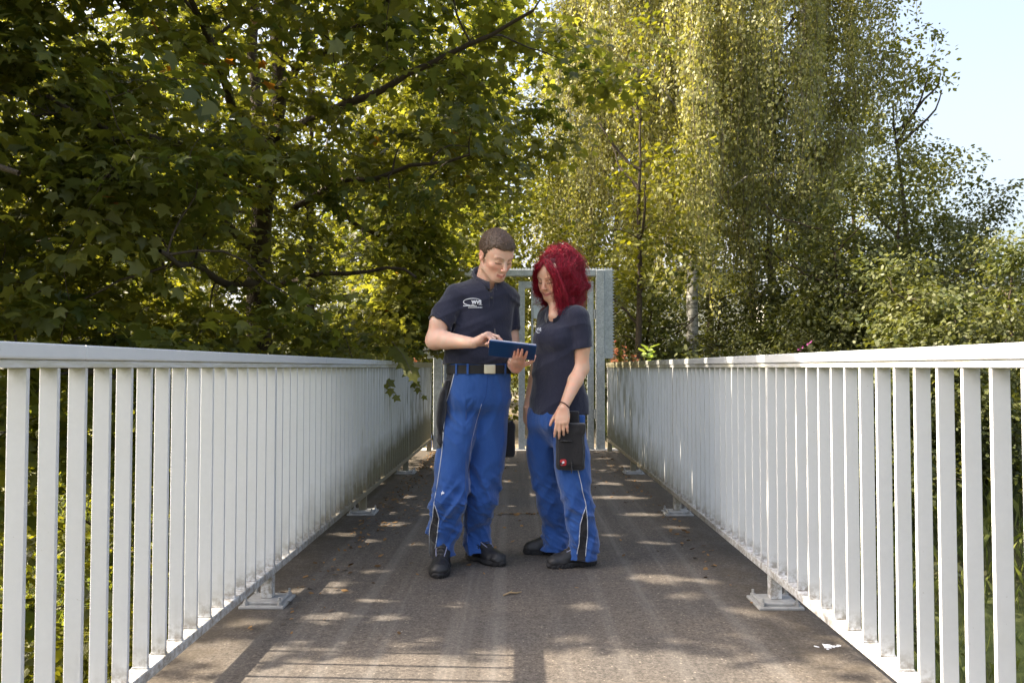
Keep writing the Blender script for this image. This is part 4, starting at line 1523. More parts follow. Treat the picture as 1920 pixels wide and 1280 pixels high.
def hand(fld, W, d, n, side, scale=1.0, curls=None, spread=None, thumb=None, kb=0.010, pack=1.0):
    """W wrist, d finger direction, n palm normal (towards the palm side), side towards the thumb.
    curls: 4 triples of bend angles (deg, towards n); returns finger tip positions"""
    W = np.array(W, float); d = unit(np.array(d, float)); n = np.array(n, float)
    n = unit(n - d * (n @ d)); sd = unit(np.array(side, float) - d * (np.array(side, float) @ d)); sd = unit(sd - n * (sd @ n))
    S = scale
    kn, off = [], [0.030, 0.010, -0.011, -0.030]
    ln = [0.086, 0.090, 0.085, 0.077]
    off = [o_ * pack for o_ in off]
    for o_, l in zip(off, ln):
        kn.append(W + d * l * S + sd * o_ * S - n * (0.004 if abs(o_) < .02 else 0.001) * S)
    for i, q in enumerate(kn):                      # palm
        fld.cone(W + sd * off[i] * 0.6 * S + d * 0.006, q, 0.0155 * S, 0.0115 * S, 0.016)
    fld.cone(kn[0] - d * .02 * S, kn[3] - d * .02 * S, 0.0125 * S, 0.0115 * S, 0.014)
    fld.ell(W + (d * 0.036 + sd * 0.020 + n * 0.010) * S, (0.019 * S,) * 3, 0.02)      # thumb ball
    fld.ell(W + (d * 0.034 - sd * 0.020 + n * 0.008) * S, (0.017 * S,) * 3, 0.02)
    seg = [(0.044, 0.026, 0.021), (0.049, 0.030, 0.022), (0.045, 0.028, 0.021), (0.035, 0.021, 0.018)]
    rad = [(0.0098, 0.0088, 0.0078, 0.0066), (0.0100, 0.0090, 0.0080, 0.0067), (0.0095, 0.0085, 0.0076, 0.0064), (0.0083, 0.0074, 0.0066, 0.0056)]
    curls = curls or [(15, 20, 12)] * 4
    spread = spread or [4, 1, -2, -6]
    tips = []
    for i in range(4):
        p = kn[i]; ang = 0.0
        base = unit(d * math.cos(R(spread[i])) + sd * math.sin(R(spread[i])))
        for j in range(3):
            ang += curls[i][j]
            v = base * math.cos(R(ang)) + n * math.sin(R(ang))
            q = p + v * seg[i][j] * S
            fld.cone(p, q, rad[i][j] * S, rad[i][j + 1] * S, kb if j == 0 else 0.004)
            p = q
        tips.append(p)
    th = thumb or ((0.50, 0.80, 0.30), (0.80, 0.45, 0.35), (0.90, 0.20, 0.35))     # (d, side, n) per segment
    p = W + (d * 0.022 + sd * 0.024 + n * 0.008) * S
    r = (0.0150, 0.0112, 0.0100, 0.0078)
    for j, (L, v) in enumerate(zip((0.040, 0.032, 0.025), th)):
        v = unit(d * v[0] + sd * v[1] + n * v[2])
        q = p + v * L * S
        fld.cone(p, q, r[j] * S, r[j + 1] * S, 0.012 if j == 0 else 0.004)
        p = q
    tips.append(p)
    return tips


def frame(fwd, up=(0, 0, 1), roll=0.0):
    f = unit(np.array(fwd, float)); r = unit(np.cross(f, np.array(up, float))); u = np.cross(r, f)
    a = R(roll)
    r2 = r * math.cos(a) + u * math.sin(a); u2 = u * math.cos(a) - r * math.sin(a)
    return np.stack([r2, f, u2], 1)            # columns: local x (right), y (forward), z (up)


def head(fld, C, M, S=1.0, female=False, smile=False):
    L = lambda x, y, z: np.array(C) + M @ (np.array([x, y, z]) * S)
    E = lambda c, r, k, op='u': fld.ell(L(*c), np.array(r) * S, k, M, op)
    K = lambda a, b_, ra, rb, k: fld.cone(L(*a), L(*b_), ra * S, rb * S, k)
    E((0, -.016, .040), (.0745, .094, .083), 0.01)
    E((0, .022, .030), (.066, .072, .070), 0.03)                      # forehead
    E((0, .030, -.035), (.058, .060, .074), 0.03)                     # face block
    E((0, .058, -.083), (.026, .026, .024), 0.03)                     # chin
    K((.052, .004, -.062), (.018, .062, -.094), .013, .013, 0.03)
    K((-.052, .004, -.062), (-.018, .062, -.094), .013, .013, 0.03)
    for sx in (-1, 1):
        E((.041 * sx, .058, -.022), (.019, .020, .016), 0.02)         # cheek
        E((.030 * sx, .100, .006), (.0175, .018, .0130), 0.008, 's')  # eye socket
        E((.030 * sx, .0765, .005), (.0140, .0130, .0115), 0.003)     # lid over eyeball
        K((.014 * sx, .086, .024), (.044 * sx, .074, .026), .0085, .007, 0.012)   # brow
        E((.0755 * sx, -.012, -.004), (.0075, .017, .030), 0.006)     # ear
        E((.0835 * sx, -.008, -.001), (.0050, .009, .018), 0.003, 's')
        K((.0790 * sx, -.022, .018), (.0800 * sx, -.026, -.004), .0040, .0040, 0.003)
    K((0, .086, .020), (0, .106, -.022), .0065, .0105, 0.010)         # nose
    E((0, .108, -.029), (.0115, .0115, .0095), 0.006)
    for sx in (-1, 1):
        E((.0105 * sx, .101, -.033), (.0070, .0090, .0070), 0.004)
        E((.0065 * sx, .104, -.041), (.0035, .0045, .0030), 0.002, 's')
    w = .026 if smile else .021
    up = -.0585 if smile else -.063
    K((-w, .080, up), (0, .0925, -.0630), .0042, .0062, 0.005); K((w, .080, up), (0, .0925, -.0630), .0042, .0062, 0.005)
    K((-w * .9, .079, up - .005), (0, .0900, -.0730), .0042, .0068, 0.005); K((w * .9, .079, up - .005), (0, .0900, -.0730), .0042, .0068, 0.005)
    fld.ell(L(0, .099, -.0672), np.array([.016, .006, .0014]) * S, 0.002, M, 's')
    if smile:
        for sx in (-1, 1):
            E((.036 * sx, .070, -.048), (.014, .013, .014), 0.012)
    return L


def head_colour(C, M, S, base, lip, brow, lash=(0.05, 0.03, 0.02), red=(1.25, 0.82, 0.80), smile=False):
    Mi = M.T
    base, lip, brow = (np.array(q) for q in (base, lip, brow))

    def fn(V):
        q = (V - np.array(C)) @ M / S
        x, y, z = q.T
        col = np.tile(base, (len(V), 1)).astype(float)
        near = (np.abs(x) < .12) & (y > -.14) & (y < .16) & (np.abs(z) < .18)

        def blend(w, c):
            w = np.where(near, np.clip(w, 0, 1), 0)[:, None]
            return col * (1 - w) + np.asarray(c) * w
        ax_ = np.abs(x)
        col = blend(0.55 * np.exp(-(((ax_ - .040) / .020) ** 2 + ((z + .030) / .022) ** 2 + ((y - .07) / .05) ** 2)), base * np.array(red))
        col = blend(0.5 * np.exp(-((x / .014) ** 2 + ((z + .030) / .014) ** 2)) * (y > .09), base * np.array(red))
        col = blend(0.5 * (ax_ > .074) * (y < .02), base * np.array(red))
        w_, up = (.026, .0585) if smile else (.021, .063)
        zl = -(.066 - (.066 - up) * (ax_ / w_) ** 2)
        lipm = np.exp(-(((z - zl + .002) / .0085) ** 4)) * (ax_ < w_ + .002) * (y > .06)
        col = blend(lipm * 0.9, lip)
        col = blend(np.exp(-(((z - zl) / .0018) ** 2)) * (ax_ < w_) * (y > .06) * 0.85, np.array(lip) * 0.25)
        bz = .0235 + .004 * np.exp(-((ax_ - .034) / .012) ** 2)
        col = blend(np.exp(-(((z - bz) / .0042) ** 4)) * (ax_ > .012) * (ax_ < .046) * (y > .04) * .8, brow)
        lz = -.0035 - 0.002 * np.cos((ax_ - .030) / .015 * 1.5)
        col = blend(np.exp(-(((z - lz) / .0030) ** 2)) * (np.abs(ax_ - .030) < .0150) * (y > .05) * .95, lash)
        col = blend(0.5 * np.exp(-(((ax_ - .030) / .017) ** 2 + ((z - .010) / .008) ** 2)) * (y > .05), base * np.array([.80, .66, .62]))
        col = blend(np.exp(-(((ax_ - .0065) / .0035) ** 2 + ((z + .0405) / .003) ** 2)) * (y > .08) * .9, base * 0.18)
        return col
    return fn


# ------------------------------------------------------------------ people
def p3(px, py, Y):
    return np.array(P(px, py, Y))


def sec(py, pxc, hw, ratio, Y, rot=0.0, dx=0.0):
    c = p3(pxc, py, Y)
    ca, sa = math.cos(R(rot)), math.sin(R(rot))
    rx = (hw / F * Y) / math.sqrt(ca * ca + (ratio * sa) ** 2)
    return (c[2], c[0], Y, rx, rx * ratio, rot)


def sleeve(fld, a, b_, ra, rb, k=0.03):
    a, b_ = np.array(a), np.array(b_)
    ba = b_ - a; L = np.linalg.norm(ba); u = ba / L

    def fn(x, y, z):
        t = (x - a[0]) * u[0] + (y - a[1]) * u[1] + (z - a[2]) * u[2]
        tc = np.clip(t, 0, L * 1.5)
        d = np.sqrt((x - a[0] - u[0] * tc) ** 2 + (y - a[1] - u[1] * tc) ** 2 + (z - a[2] - u[2] * tc) ** 2) - (ra + (rb - ra) * np.clip(t / L, 0, 1))
        return np.maximum(d, t - L)
    r = max(ra, rb)
    fld.put(fn, np.minimum(a, b_) - r, np.maximum(a, b_) + r, k)


def hollow(fld, b_, u, r, depth=0.025):
    b_, u = np.array(b_), unit(np.array(u))
    fld.cone(b_ - u * depth, b_ + u * 0.06, r, r, 0.0, 's')


def garment_panel(o, polys, soft=None):
    """dark side panels sewn into the cloth, given as outlines on the garment"""
    V = np.array([v.co[:] for v in o.data.vertices])
    q = proj(V)
    inside = np.zeros(len(V))
    for poly, ymax in polys:
        poly = np.array(poly, float)
        x, y = q.T
        c = np.zeros(len(V), bool)
        j = len(poly) - 1
        for i in range(len(poly)):
            xi, yi = poly[i]; xj, yj = poly[j]
            cond = ((yi > y) != (yj > y)) & (x < (xj - xi) * (y - yi) / ((yj - yi) if yj != yi else 1e-9) + xi)
            c ^= cond
            j = i
        inside[c & (V[:, 1] < ymax)] = 1
    at = o.data.attributes.new("panel", 'FLOAT', 'POINT')
    at.data.foreach_set("value", inside.astype(np.float32))


def ridged(x, y, z):
    n = vnoise(x, y, z)
    return 0.62 - 2 * np.abs(n)


def stamp(bv, uv, faces, pxc, pyc, sx, sy, name, mat, parent, off=0.0022):
    """flat design (u right, v up, in photo pixels) printed on a garment"""
    V = []
    for u, v in uv:
        h = cast_px(bv, pxc + u * sx, pyc - v * sy, off)
        if h is None: h = (Vector(V[-1]) if V else P(pxc, pyc, 4.3), None)
        V.append(tuple(h[0]))
    return mesh_obj(name, V, [tuple(f) for f in faces], mat, parent)


def text_shape(txt, bold=0.0, shear=0.0):
    cu = bpy.data.curves.new("lettering", 'FONT')
    cu.body = txt; cu.offset = bold; cu.shear = shear; cu.resolution_u = 3
    cu.align_x = 'LEFT'
    o = bpy.data.objects.new("lettering", cu); COL.objects.link(o)
    dg = bpy.context.evaluated_depsgraph_get()
    me = bpy.data.meshes.new_from_object(o.evaluated_get(dg))
    uv = [(v.co.x, v.co.y) for v in me.vertices]; fc = [tuple(p.vertices) for p in me.polygons]
    bpy.data.objects.remove(o); bpy.data.meshes.remove(me); bpy.data.curves.remove(cu)
    return uv, fc


def ellipse_shape(rx, ry, a0, a1, t0, t1, n=36):
    uv, fc = [], []
    for i in range(n + 1):
        f = i / n; a = R(a0 + (a1 - a0) * f)
        t = t0 + (t1 - t0) * math.sin(math.pi * f)
        for s_ in (1, -1):
            uv.append(((rx + s_ * t / 2) * math.cos(a), (ry + s_ * t / 2) * math.sin(a)))
        if i: fc.append((2 * i - 2, 2 * i - 1, 2 * i + 1, 2 * i))
    return uv, fc


def collar(c, fwd, tilt, rx, ry, mat, parent, open_=14, h=0.030, drop=0.030, flare=0.018):
    """fold-over polo collar round the neck"""
    f = unit(np.array([fwd[0], fwd[1], 0.0])); s_ = np.array([f[1], -f[0], 0.0])
    up = np.array([0, 0, 1.0])
    n = 40
    V, Fc = [], []
    for i in range(n + 1):
        th = R(open_ + (360 - 2 * open_) * i / n)
        front = max(0.0, math.cos(th)) ** 2
        back = max(0.0, -math.cos(th))
        dirv = f * math.cos(th) * ry + s_ * math.sin(th) * rx
        du = unit(dirv)
        hh = h * (1 - 0.35 * front) + 0.012 * back
        base = np.array(c) + dirv + up * (-tilt * math.cos(th))
        dr = drop * (0.45 + 0.85 * front ** 0.7)
        pts = [base + up * (-.035) - du * .003, base + up * hh - du * .001, base + up * (hh + .003) + du * .005,
               base + up * (hh - dr) + du * (flare * (1.0 + .4 * front)), base + up * (hh - dr + .004) + du * (flare * (1 + .4 * front) - .006), base + up * (hh - .006) + du * .003]
        V += [tuple(p) for p in pts]
        if i:
            a, b_ = (i - 1) * 6, i * 6
            for k in range(5): Fc.append((a + k, a + k + 1, b_ + k + 1, b_ + k))
            Fc.append((a + 5, a, b_, b_ + 5))
    Fc.append((0, 1, 2, 3, 4, 5)); Fc.append(tuple(n * 6 + k for k in (5, 4, 3, 2, 1, 0)))
    return mesh_obj("collar", V, Fc, mat, parent, True)


def shoe(parent, heel, toe, mat, smat, lmat, S=1.0, w=1.0, ank=None):
    heel, toe = np.array(heel, float), np.array(toe, float)
    heel[2] = toe[2] = 0.0
    f = unit(toe - heel); L = np.linalg.norm(toe - heel)
    k_ = L / 0.30
    s_ = np.array([f[1], -f[0], 0.0])
    M = np.stack([s_, f, np.array([0, 0, 1.0])], 1)
    W = lambda a, b_, c: heel + f * a * k_ + s_ * b_ + np.array([0, 0, c * S])
    lo = np.minimum(heel, toe) - 0.08; hi = np.maximum(heel, toe) + 0.08; lo[2] = -0.01; hi[2] = 0.17
    fl = Field(lo, hi, 0.003)
    fl.ell(W(.065, 0, .050), (.040 * w, .068 * k_, .056 * S), 0.02, M)
    fl.ell(W(.218, 0, .030), (.050 * w, .080 * k_, .046 * S), 0.03, M)
    fl.ell(W(.262, .0, .038), (.040 * w, .034 * k_, .032 * S), 0.02, M)
    fl.cone(W(.205, 0, .042), W(.10, 0, .100), .036, .043, 0.03)
    fl.cone(W(.085, 0, .080), W(.070, 0, .138), .044, .046, 0.02)
    fl.cut((0, 0, 0.022), (0, 0, -1))
    fl.cut((0, 0, 0.135 * S), (0, 0, 1))
    hollow(fl, W(.070, 0, .138), (0, 0, 1), .038, 0.03)
    fl.displace(lambda x, y, z: 0.0022 * vnoise(x * 45, y * 45, z * 70))
    up = sdf_obj("shoe", fl, mat, parent, 2)
    so = Field(lo, hi, 0.003)
    so.ell(W(.070, 0, .022), (.044 * w, .076 * k_, .045), 0.01, M)
    so.ell(W(.205, 0, .022), (.053 * w, .100 * k_, .045), 0.03, M)
    so.cut((0, 0, 0.0), (0, 0, -1)); so.cut((0, 0, 0.030), (0, 0, 1))
    arch = W(.130, 0, -0.006)
    so.ell(arch, (.08, .030 * k_, .014), 0.004, M, 's')
    so.displace(lambda x, y, z: 0.0016 * np.sign(np.sin((x + y) * 260)) * (z < .02))
    sdf_obj("sole", so, smat, up, 1)
    m = MB()
    for i in range(5):
        a = 0.182 - i * 0.021; zz = 0.100 + i * 0.0135
        m.tube([W(a, -.024, zz - .012), W(a + .006, -.012, zz - .001), W(a + .006, .012, zz - .001), W(a, .024, zz - .012)], 0.0024, 5)
    m.build("laces", lmat, up, True)
    m = MB()
    for sg in (-1, 1):
        m.tube([W(.19, sg * .021, .090), W(.15, sg * .026, .108), W(.105, sg * .030, .132)], .0026, 5)
    m.build("shoe_stripe", M_pipe2, up, True)
    m = MB()
    m.tube([W(.205, -.046 * w, .034), W(.222, -.034 * w, .066), W(.226, 0, .080), W(.222, .034 * w, .066), W(.205, .046 * w, .034)], .0018, 5)
    m.build("toe_seam", smat, up, True)
    return up


M_skinA = skin_mat("fair skin")
M_skinB = skin_mat("tanned skin")
M_polo = cloth_mat("navy pique", (0.014, 0.0155, 0.034), (0.020, 0.022, 0.044), 520, 0.45, True)
M_trous = cloth_mat("royal blue work cloth", (0.018, 0.068, 0.250), (0.027, 0.088, 0.300), 460, 0.3, True, wear=(0.07, 0.17, 0.45))
M_black = cloth_mat("black work cloth", (0.012, 0.012, 0.014), (0.020, 0.019, 0.021), 380, 0.4, True)
M_shoe = simple("black leather", (0.016, 0.016, 0.018), 0.5, var=0.3, nscale=60, bstr=0.4)
M_sole = simple("black rubber", (0.022, 0.022, 0.024), 0.75, var=0.3, nscale=80)
M_lace = simple("dark laces", (0.07, 0.068, 0.065), 0.9)
M_pipe = simple("pale reflective piping", (0.52, 0.54, 0.60), 0.6, var=0.1)
M_pipe2 = simple("greyish piping", (0.26, 0.27, 0.40), 0.7, var=0.1)
M_seam = simple("dark blue seam", (0.008, 0.035, 0.17), 0.9)
M_print = simple("white print", (0.72, 0.74, 0.80), 0.8, var=0.05)
M_buckle = simple("brushed metal buckle", (0.62, 0.58, 0.47), 0.35, 0.7, var=0.1)
M_beltm = simple("black webbing belt", (0.013, 0.013, 0.014), 0.8, bstr=0.6, nscale=120)


def strands_obj(name, paths, rad, mat, parent, sides=3):
    """paths (n, m, 3) -> one mesh of thin tapering hairs"""
    n, m, _ = paths.shape
    t = unit(np.gradient(paths, axis=1))
    ref = np.array([0.31, 0.17, 0.2]) + rng.normal(size=(n, 1, 3)) * 0.5
    a = unit(np.cross(t, np.broadcast_to(ref, t.shape))); b_ = np.cross(t, a)
    tp = np.linspace(1.0, 0.25, m)[None, :, None, None]
    ang = np.arange(sides) * 2 * np.pi / sides
    rr = np.asarray(rad).reshape(-1, 1, 1, 1) * tp
    V = paths[:, :, None] + rr * (np.cos(ang)[None, None, :, None] * a[:, :, None] + np.sin(ang)[None, None, :, None] * b_[:, :, None])
    i = (np.arange(n) * m * sides)[:, None, None] + (np.arange(m - 1) * sides)[None, :, None]
    k = np.arange(sides)[None, None]; k1 = (k + 1) % sides
    Q = np.stack([i + k, i + k1, i + sides + k1, i + sides + k], -1).reshape(-1, 4)
    o = mesh_obj(name, V.reshape(-1, 3), Q.astype(np.int32), mat, parent, True)
    at = o.data.attributes.new("var", 'FLOAT', 'FACE')
    at.data.foreach_set("value", np.repeat(rng.random(n), (m - 1) * sides).astype(np.float32))
    return o


def hair_mat(name, a, b_, rough=0.45):
    m, nt, bs = new_mat(name)
    at = N(nt, "ShaderNodeAttribute", attribute_name="var")
    c = mix(nt, at.outputs["Fac"], a, b_)
    c = mix(nt, maprange(nt, noise(nt, 60, 3), .3, .7), mix(nt, 1.0, c, (.7, .7, .7), 'MULTIPLY'), c)
    nt.links.new(c, bs.inputs["Base Color"])
    bs.inputs["Roughness"].default_value = rough
    bs.inputs["Specular IOR Level"].default_value = 0.5
    bump(nt, bs, noise(nt, 180, 3), .5, .003)
    return m


# ---------------------------------------------------------------- the man
def build_man():
    rot = 16
    ux = [sec(524, 914, 26, .95, 4.42, rot), sec(536, 911, 43, .78, 4.42, rot), sec(550, 908, 55, .70, 4.42, rot), sec(575, 905, 58, .72, 4.42, rot), sec(605, 903, 57.5, .74, 4.42, rot),
          sec(640, 899, 58, .72, 4.42, rot), sec(664, 897, 60, .73, 4.42, rot), sec(680, 896, 61, .73, 4.42, rot)]
    shR, shL = p3(858, 557, 4.36), p3(951, 562, 4.49)
    hemR, hemL = p3(824, 606, 4.30), p3(957, 621, 4.49)
    elR, elL = p3(815, 638, 4.30), p3(962, 674, 4.50)
    wrR = p3(888, 643, 4.13)
    C = p3(930, 480, 4.31); S = 1.09
    fw = np.array([math.sin(R(34)) * math.cos(R(31)), -math.cos(R(34)) * math.cos(R(31)), -math.sin(R(31))])
    M = frame(fw, roll=-3)
    # --- skin: head and neck, both arms with hands, and the trunk hidden by the clothes, one mesh
    fh = Field(C - np.array([.14, .17, .26]), C + np.array([.14, .15, .18]), 0.0024)
    L = head(fh, C, M, S)
    nb = p3(907, 548, 4.43)
    fh.cone(L(0, -.030, -.045), nb, .057, .062, 0.03)
    fh.cone(L(0, .015, -.085), nb + np.array([.02, -.035, 0]), .030, .035, 0.03)
    fa = Field(np.minimum(elR, wrR) - .09, np.maximum(hemR, wrR) + np.array([.22, .10, .10]), 0.0026)
    fa.chain([shR, hemR, elR], [.056, .052, .045], 0.02)
    fm = elR * .70 + wrR * .30 + np.array([0, 0, .004])
    fa.chain([elR, fm, wrR], [.045, .047, .0275], 0.03)
    dR = unit(np.array([.84, -.06, .46]))
    tipsR = hand(fa, wrR, dR, (.5, -.15, -.85), (-.1, 1, .25), 1.02,
                 curls=[(38, 34, 18), (46, 40, 22), (66, 72, 40), (70, 78, 42)],
                 spread=[3, 1, -2, -5], thumb=((.75, .45, .55), (.80, .05, .60), (.75, -.1, .65)))
    tipc = p3(975, 661, 4.075)
    dL = unit(np.array([.12, -.86, .47]))
    wrL = tipc - dL * .168
    fb = Field(np.minimum(wrL, tipc) - np.array([.09, .07, .07]), np.maximum(elL, wrL) + np.array([.14, .10, .30]), 0.0026)
    fb.chain([shL, elL], [.052, .044], 0.02)
    fb.chain([elL, elL * .65 + wrL * .35, wrL], [.044, .045, .027], 0.03)
    tipsL = hand(fb, wrL, dL, (0, .47, .88), (1, 0.1, 0), 0.98, curls=[(-4, 12, 8), (0, 10, 8), (4, 12, 8), (8, 14, 10)],
                 pack=.86, spread=[6, 0, 0, 1], thumb=((.40, .88, .10), (.55, .70, .35), (.55, .35, .70)))
    ft = Field((nb[0] - .32, 4.10, 0.03), (nb[0] + .30, 4.72, 1.58), 0.009)
    ft.loft([(s_[0], s_[1], s_[2], s_[3] - .03, s_[4] - .03, s_[5]) for s_ in ux[2:]], 0.03)
    ft.cone(shR, shL, .045, .045, .03); ft.cone(nb, nb - np.array([0, 0, .12]), .055, .07, .03)
    legs = ((p3(872, 745, 4.42), p3(845, 925, 4.33), p3(829, 1035, 4.32)), (p3(922, 745, 4.44), p3(904, 925, 4.44), p3(895, 1028, 4.48)))
    for a, b_, c in legs: ft.chain([a, b_, c], [.075, .05, .04], .03)
    base = np.array([0.66, 0.445, 0.345])
    hc = head_colour(C, M, S, base, (0.50, 0.19, 0.16), (0.34, 0.21, 0.15))
    fists = np.array(tipsR[:4] + tipsL[:4])

    def colf(V):
        c = hc(V)
        d = np.min(np.linalg.norm(V[:, None] - fists[None], axis=2), axis=1) if len(V) < 400000 else np.full(len(V), 1.0)
        w = np.clip(1 - d / .05, 0, 1)[:, None] * .55
        hl = np.linalg.norm(V - (wrL + dL * .08), axis=1)[:, None] < .15
        c = c * (1 - w) + base * np.array([1.1, .80, .76]) * w
        c = np.where(hl, c * np.array([1.02, .86, .84]), c)
        return c
    man = sdf_obj("person", [fh, fa, fb, ft], M_skinA, None, 2, colf)
    tag(man, "man in navy polo shirt and blue work trousers holding a tablet and pen, head bowed", "person")

    # --- polo
    fp = Field((ux[3][1] - .38, 4.12, ux[-1][0] - .01), (ux[3][1] + .34, 4.75, nb[2] + .09), 0.0036)
    fp.loft(ux, 0.03, 2.35)
    fp.cone(p3(905, 540, 4.43), shR, .058, .068, 0.05)
    fp.cone(p3(918, 542, 4.44), shL, .055, .065, 0.05)
    sleeve(fp, shR, hemR, .071, .067, 0.014)
    sleeve(fp, shL, hemL, .066, .060, 0.014)
    fp.cone(p3(851, 588, 4.29), p3(847, 632, 4.33), .007, .016, .012, 's')
    hollow(fp, hemR, hemR - shR, .058); hollow(fp, hemL, hemL - shL, .052)
    for q, r in ((0, .067),):
        fp.cone(p3(912, 530, 4.41), p3(913, 490, 4.40), r, .10, 0.006, 's')
        fp.cone(p3(915, 530, 4.36), p3(920, 545, 4.30), .050, .012, 0.006, 's')
    fwd = np.array([math.sin(R(rot)), -math.cos(R(rot)), 0.0])
    cx = ux[3][1]

    def wr(x, y, z):
        u = (x - cx)
        d1 = ridged(u * 7 + (z - 1.3) * 9 + 3, y * 4, (z - u * .8) * 4)           # from right armpit down
        d2 = ridged(u * 5 - (z - 1.3) * 12 + 9, y * 4 + 2, z * 3 + 7)
        lo_ = smoothstep(1.30, 1.10, z)
        arm = np.exp(-((x - hemR[0]) ** 2 + (z - hemR[2] - .04) ** 2) / .010)
        d3 = ridged((x + z) * 16, y * 9, (z - x) * 6)
        blouse = ridged(u * 6 + 2, y * 5, z * 22)
        return -(0.012 * np.maximum(d1, -.2) * smoothstep(1.55, 1.40, z) * .8 + .008 * np.maximum(d2, 0) + .008 * arm * d3 + .006 * blouse * smoothstep(1.20, 1.09, z))
    fp.displace(wr)
    polo = sdf_obj("polo_shirt", fp, M_polo, man, 2)
    bv = bvh_of(polo)
    collar(p3(913, 524, 4.405), fwd + np.array([.12, 0, 0]), .042, .071, .082, M_polo, polo, 12, .026, .034, .016)
    # placket and buttons
    ribbon_on(bv, [(916, 542), (917.5, 556), (918.5, 575)], "placket_edge", M_polo, polo, .0022, .0005)
    ribbon_on(bv, [(924, 542), (925, 556), (925, 575)], "placket_edge", M_polo, polo, .0022, .0005)
    for (bx_, by_) in ((921, 547), (921.5, 558)):
        h = cast_px(bv, bx_, by_, .001)
        m = MB(); m.tube([h[0], h[0] + h[1] * .003], .0055, 10); m.build("button", M_lace, polo)
    # sleeve and hem stitching bands
    m = MB()
    for hem, sh, r in ((hemR, shR, .0675), (hemL, shL, .0610)):
        u = unit(hem - sh); a = unit(np.cross(u, (0, 1, .1))); b2 = np.cross(u, a)
        ring = [Vector(hem - u * .022 + (a * math.cos(t) + b2 * math.sin(t)) * r) for t in np.linspace(0, 2 * np.pi, 33)]
        m.tube(ring, .0014, 4, False)
    m.build("hem_stitching", M_polo, polo, True)
    # chest print
    uv, fc = text_shape("WVS", 0.05)
    w = max(u for u, v in uv)
    stamp(bv, [(u / w * 18, v / w * 18 * 1.0) for u, v in uv], fc, 884.5, 569.5, 1, 1.05, "chest_lettering", M_print, polo)
    uv, fc = ellipse_shape(17, 6.6, 25, 285, 0.5, 1.5)
    stamp(bv, uv, fc, 886, 566, 1, 1, "chest_emblem", M_print, polo)
    m_uv, m_fc = [], []
    rl = random.Random(4)
    for row, (x0, x1, yy) in enumerate(((-17, 8, -8.0), (-8, 18, -11.0), (-2, 18, -5.6))):
        x = x0
        while x < x1:
            l = rl.uniform(1.2, 3.2) if row < 2 else 20
            l = min(l, x1 - x)
            n0 = len(m_uv)
            hgt = 1.5 if row < 2 else .8
            m_uv += [(x, yy), (x + l, yy), (x + l, yy + hgt), (x, yy + hgt)]
            m_fc.append((n0, n0 + 1, n0 + 2, n0 + 3))
            x += l + .5
    stamp(bv, m_uv, m_fc, 886, 566, 1, 1, "chest_small_print", M_print, polo)

    # --- trousers
    hips = [sec(681, 898, 56.5, .74, 4.42, rot), sec(700, 898, 58, .76, 4.42, rot), sec(730, 896, 61.5, .76, 4.42, rot), sec(758, 895, 62, .70, 4.42, rot), sec(778, 894, 52, .52, 4.42, rot), sec(796, 893, 28, .40, 4.42, rot)]
    legA = [sec(738, 871, 32, 1.15, 4.41), sec(780, 864, 33.5, 1.05, 4.39), sec(830, 855, 31, 1.02, 4.36), sec(880, 849, 31, 1.0, 4.33), sec(918, 845.5, 32.5, .98, 4.31),
            sec(938, 842, 33, .98, 4.30), sec(968, 836, 30, .98, 4.31), sec(1005, 832, 29.5, 1.0, 4.32), sec(1030, 830, 27.5, 1.0, 4.32), sec(1040, 829, 27, 1.0, 4.31)]
    legB = [sec(738, 922, 32, 1.15, 4.44), sec(780, 920, 33, 1.05, 4.45), sec(830, 915, 33.5, 1.0, 4.45), sec(880, 910, 32.5, .98, 4.44), sec(920, 904.5, 31, .98, 4.43),
            sec(940, 902, 30, .98, 4.43), sec(968, 898, 27, 1.0, 4.46), sec(1005, 896, 25.5, 1.05, 4.48), sec(1020, 896, 26, 1.05, 4.47), sec(1032, 896, 26.5, 1.05, 4.46)]
    fg = Field((-.62, 4.14, legA[-1][0] - .02), (.02, 4.66, hips[0][0] + .01), 0.0036)
    fg.loft(hips, 0.02)
    fg.loft(legA, 0.022, 2.1); fg.loft(legB, 0.022, 2.1)
    xa, xb = p3(845, 900, 4.33)[0], p3(905, 900, 4.44)[0]

    def wt(x, y, z):
        low = smoothstep(.62, .30, z)
        knee = np.exp(-((z - .36) / .12) ** 2)
        mid = smoothstep(1.0, .7, z) * smoothstep(.35, .6, z)
        side = np.where(x < (xa + xb) / 2, 1.0, -1.0)
        r1 = ridged(x * 6, y * 5, z * 17 + side * x * 9)                       # short cross folds near the shoe
        r2 = ridged(x * 9 + 5, y * 7, z * 9 - side * x * 12 + 4)
        r3 = ridged(x * 9 + z * 3.0 * side, y * 5, z * 2.2 + 8)                # long diagonal drape on the thigh
        r4 = ridged(x * 8 + 2, y * 6, z * 12 - side * x * 16 + 1)
        cr = np.exp(-(((x - (xa + xb) / 2) / .10) ** 2 + ((z - .78) / .12) ** 2))
        r5 = ridged(x * 18 * side + z * 16, y * 4, z * 6)
        return -(.021 * low * (.6 * r1 + .6 * r2) + .015 * knee * r4 + .019 * mid * r3 + .010 * cr * r5 + .005 * low * ridged(x * 17, y * 14, z * 38 + x * 20) + .004 * ridged(x * 16, y * 12, z * 9 + x * 14))
    fg.displace(wt)
    for lg in (legA, legB):
        s_ = lg[-1]
        hollow(fg, (s_[1], s_[2], s_[0]), (0, 0, -1), s_[3] - .021, .008)
    tr = sdf_obj("trousers", fg, M_trous, man, 2)
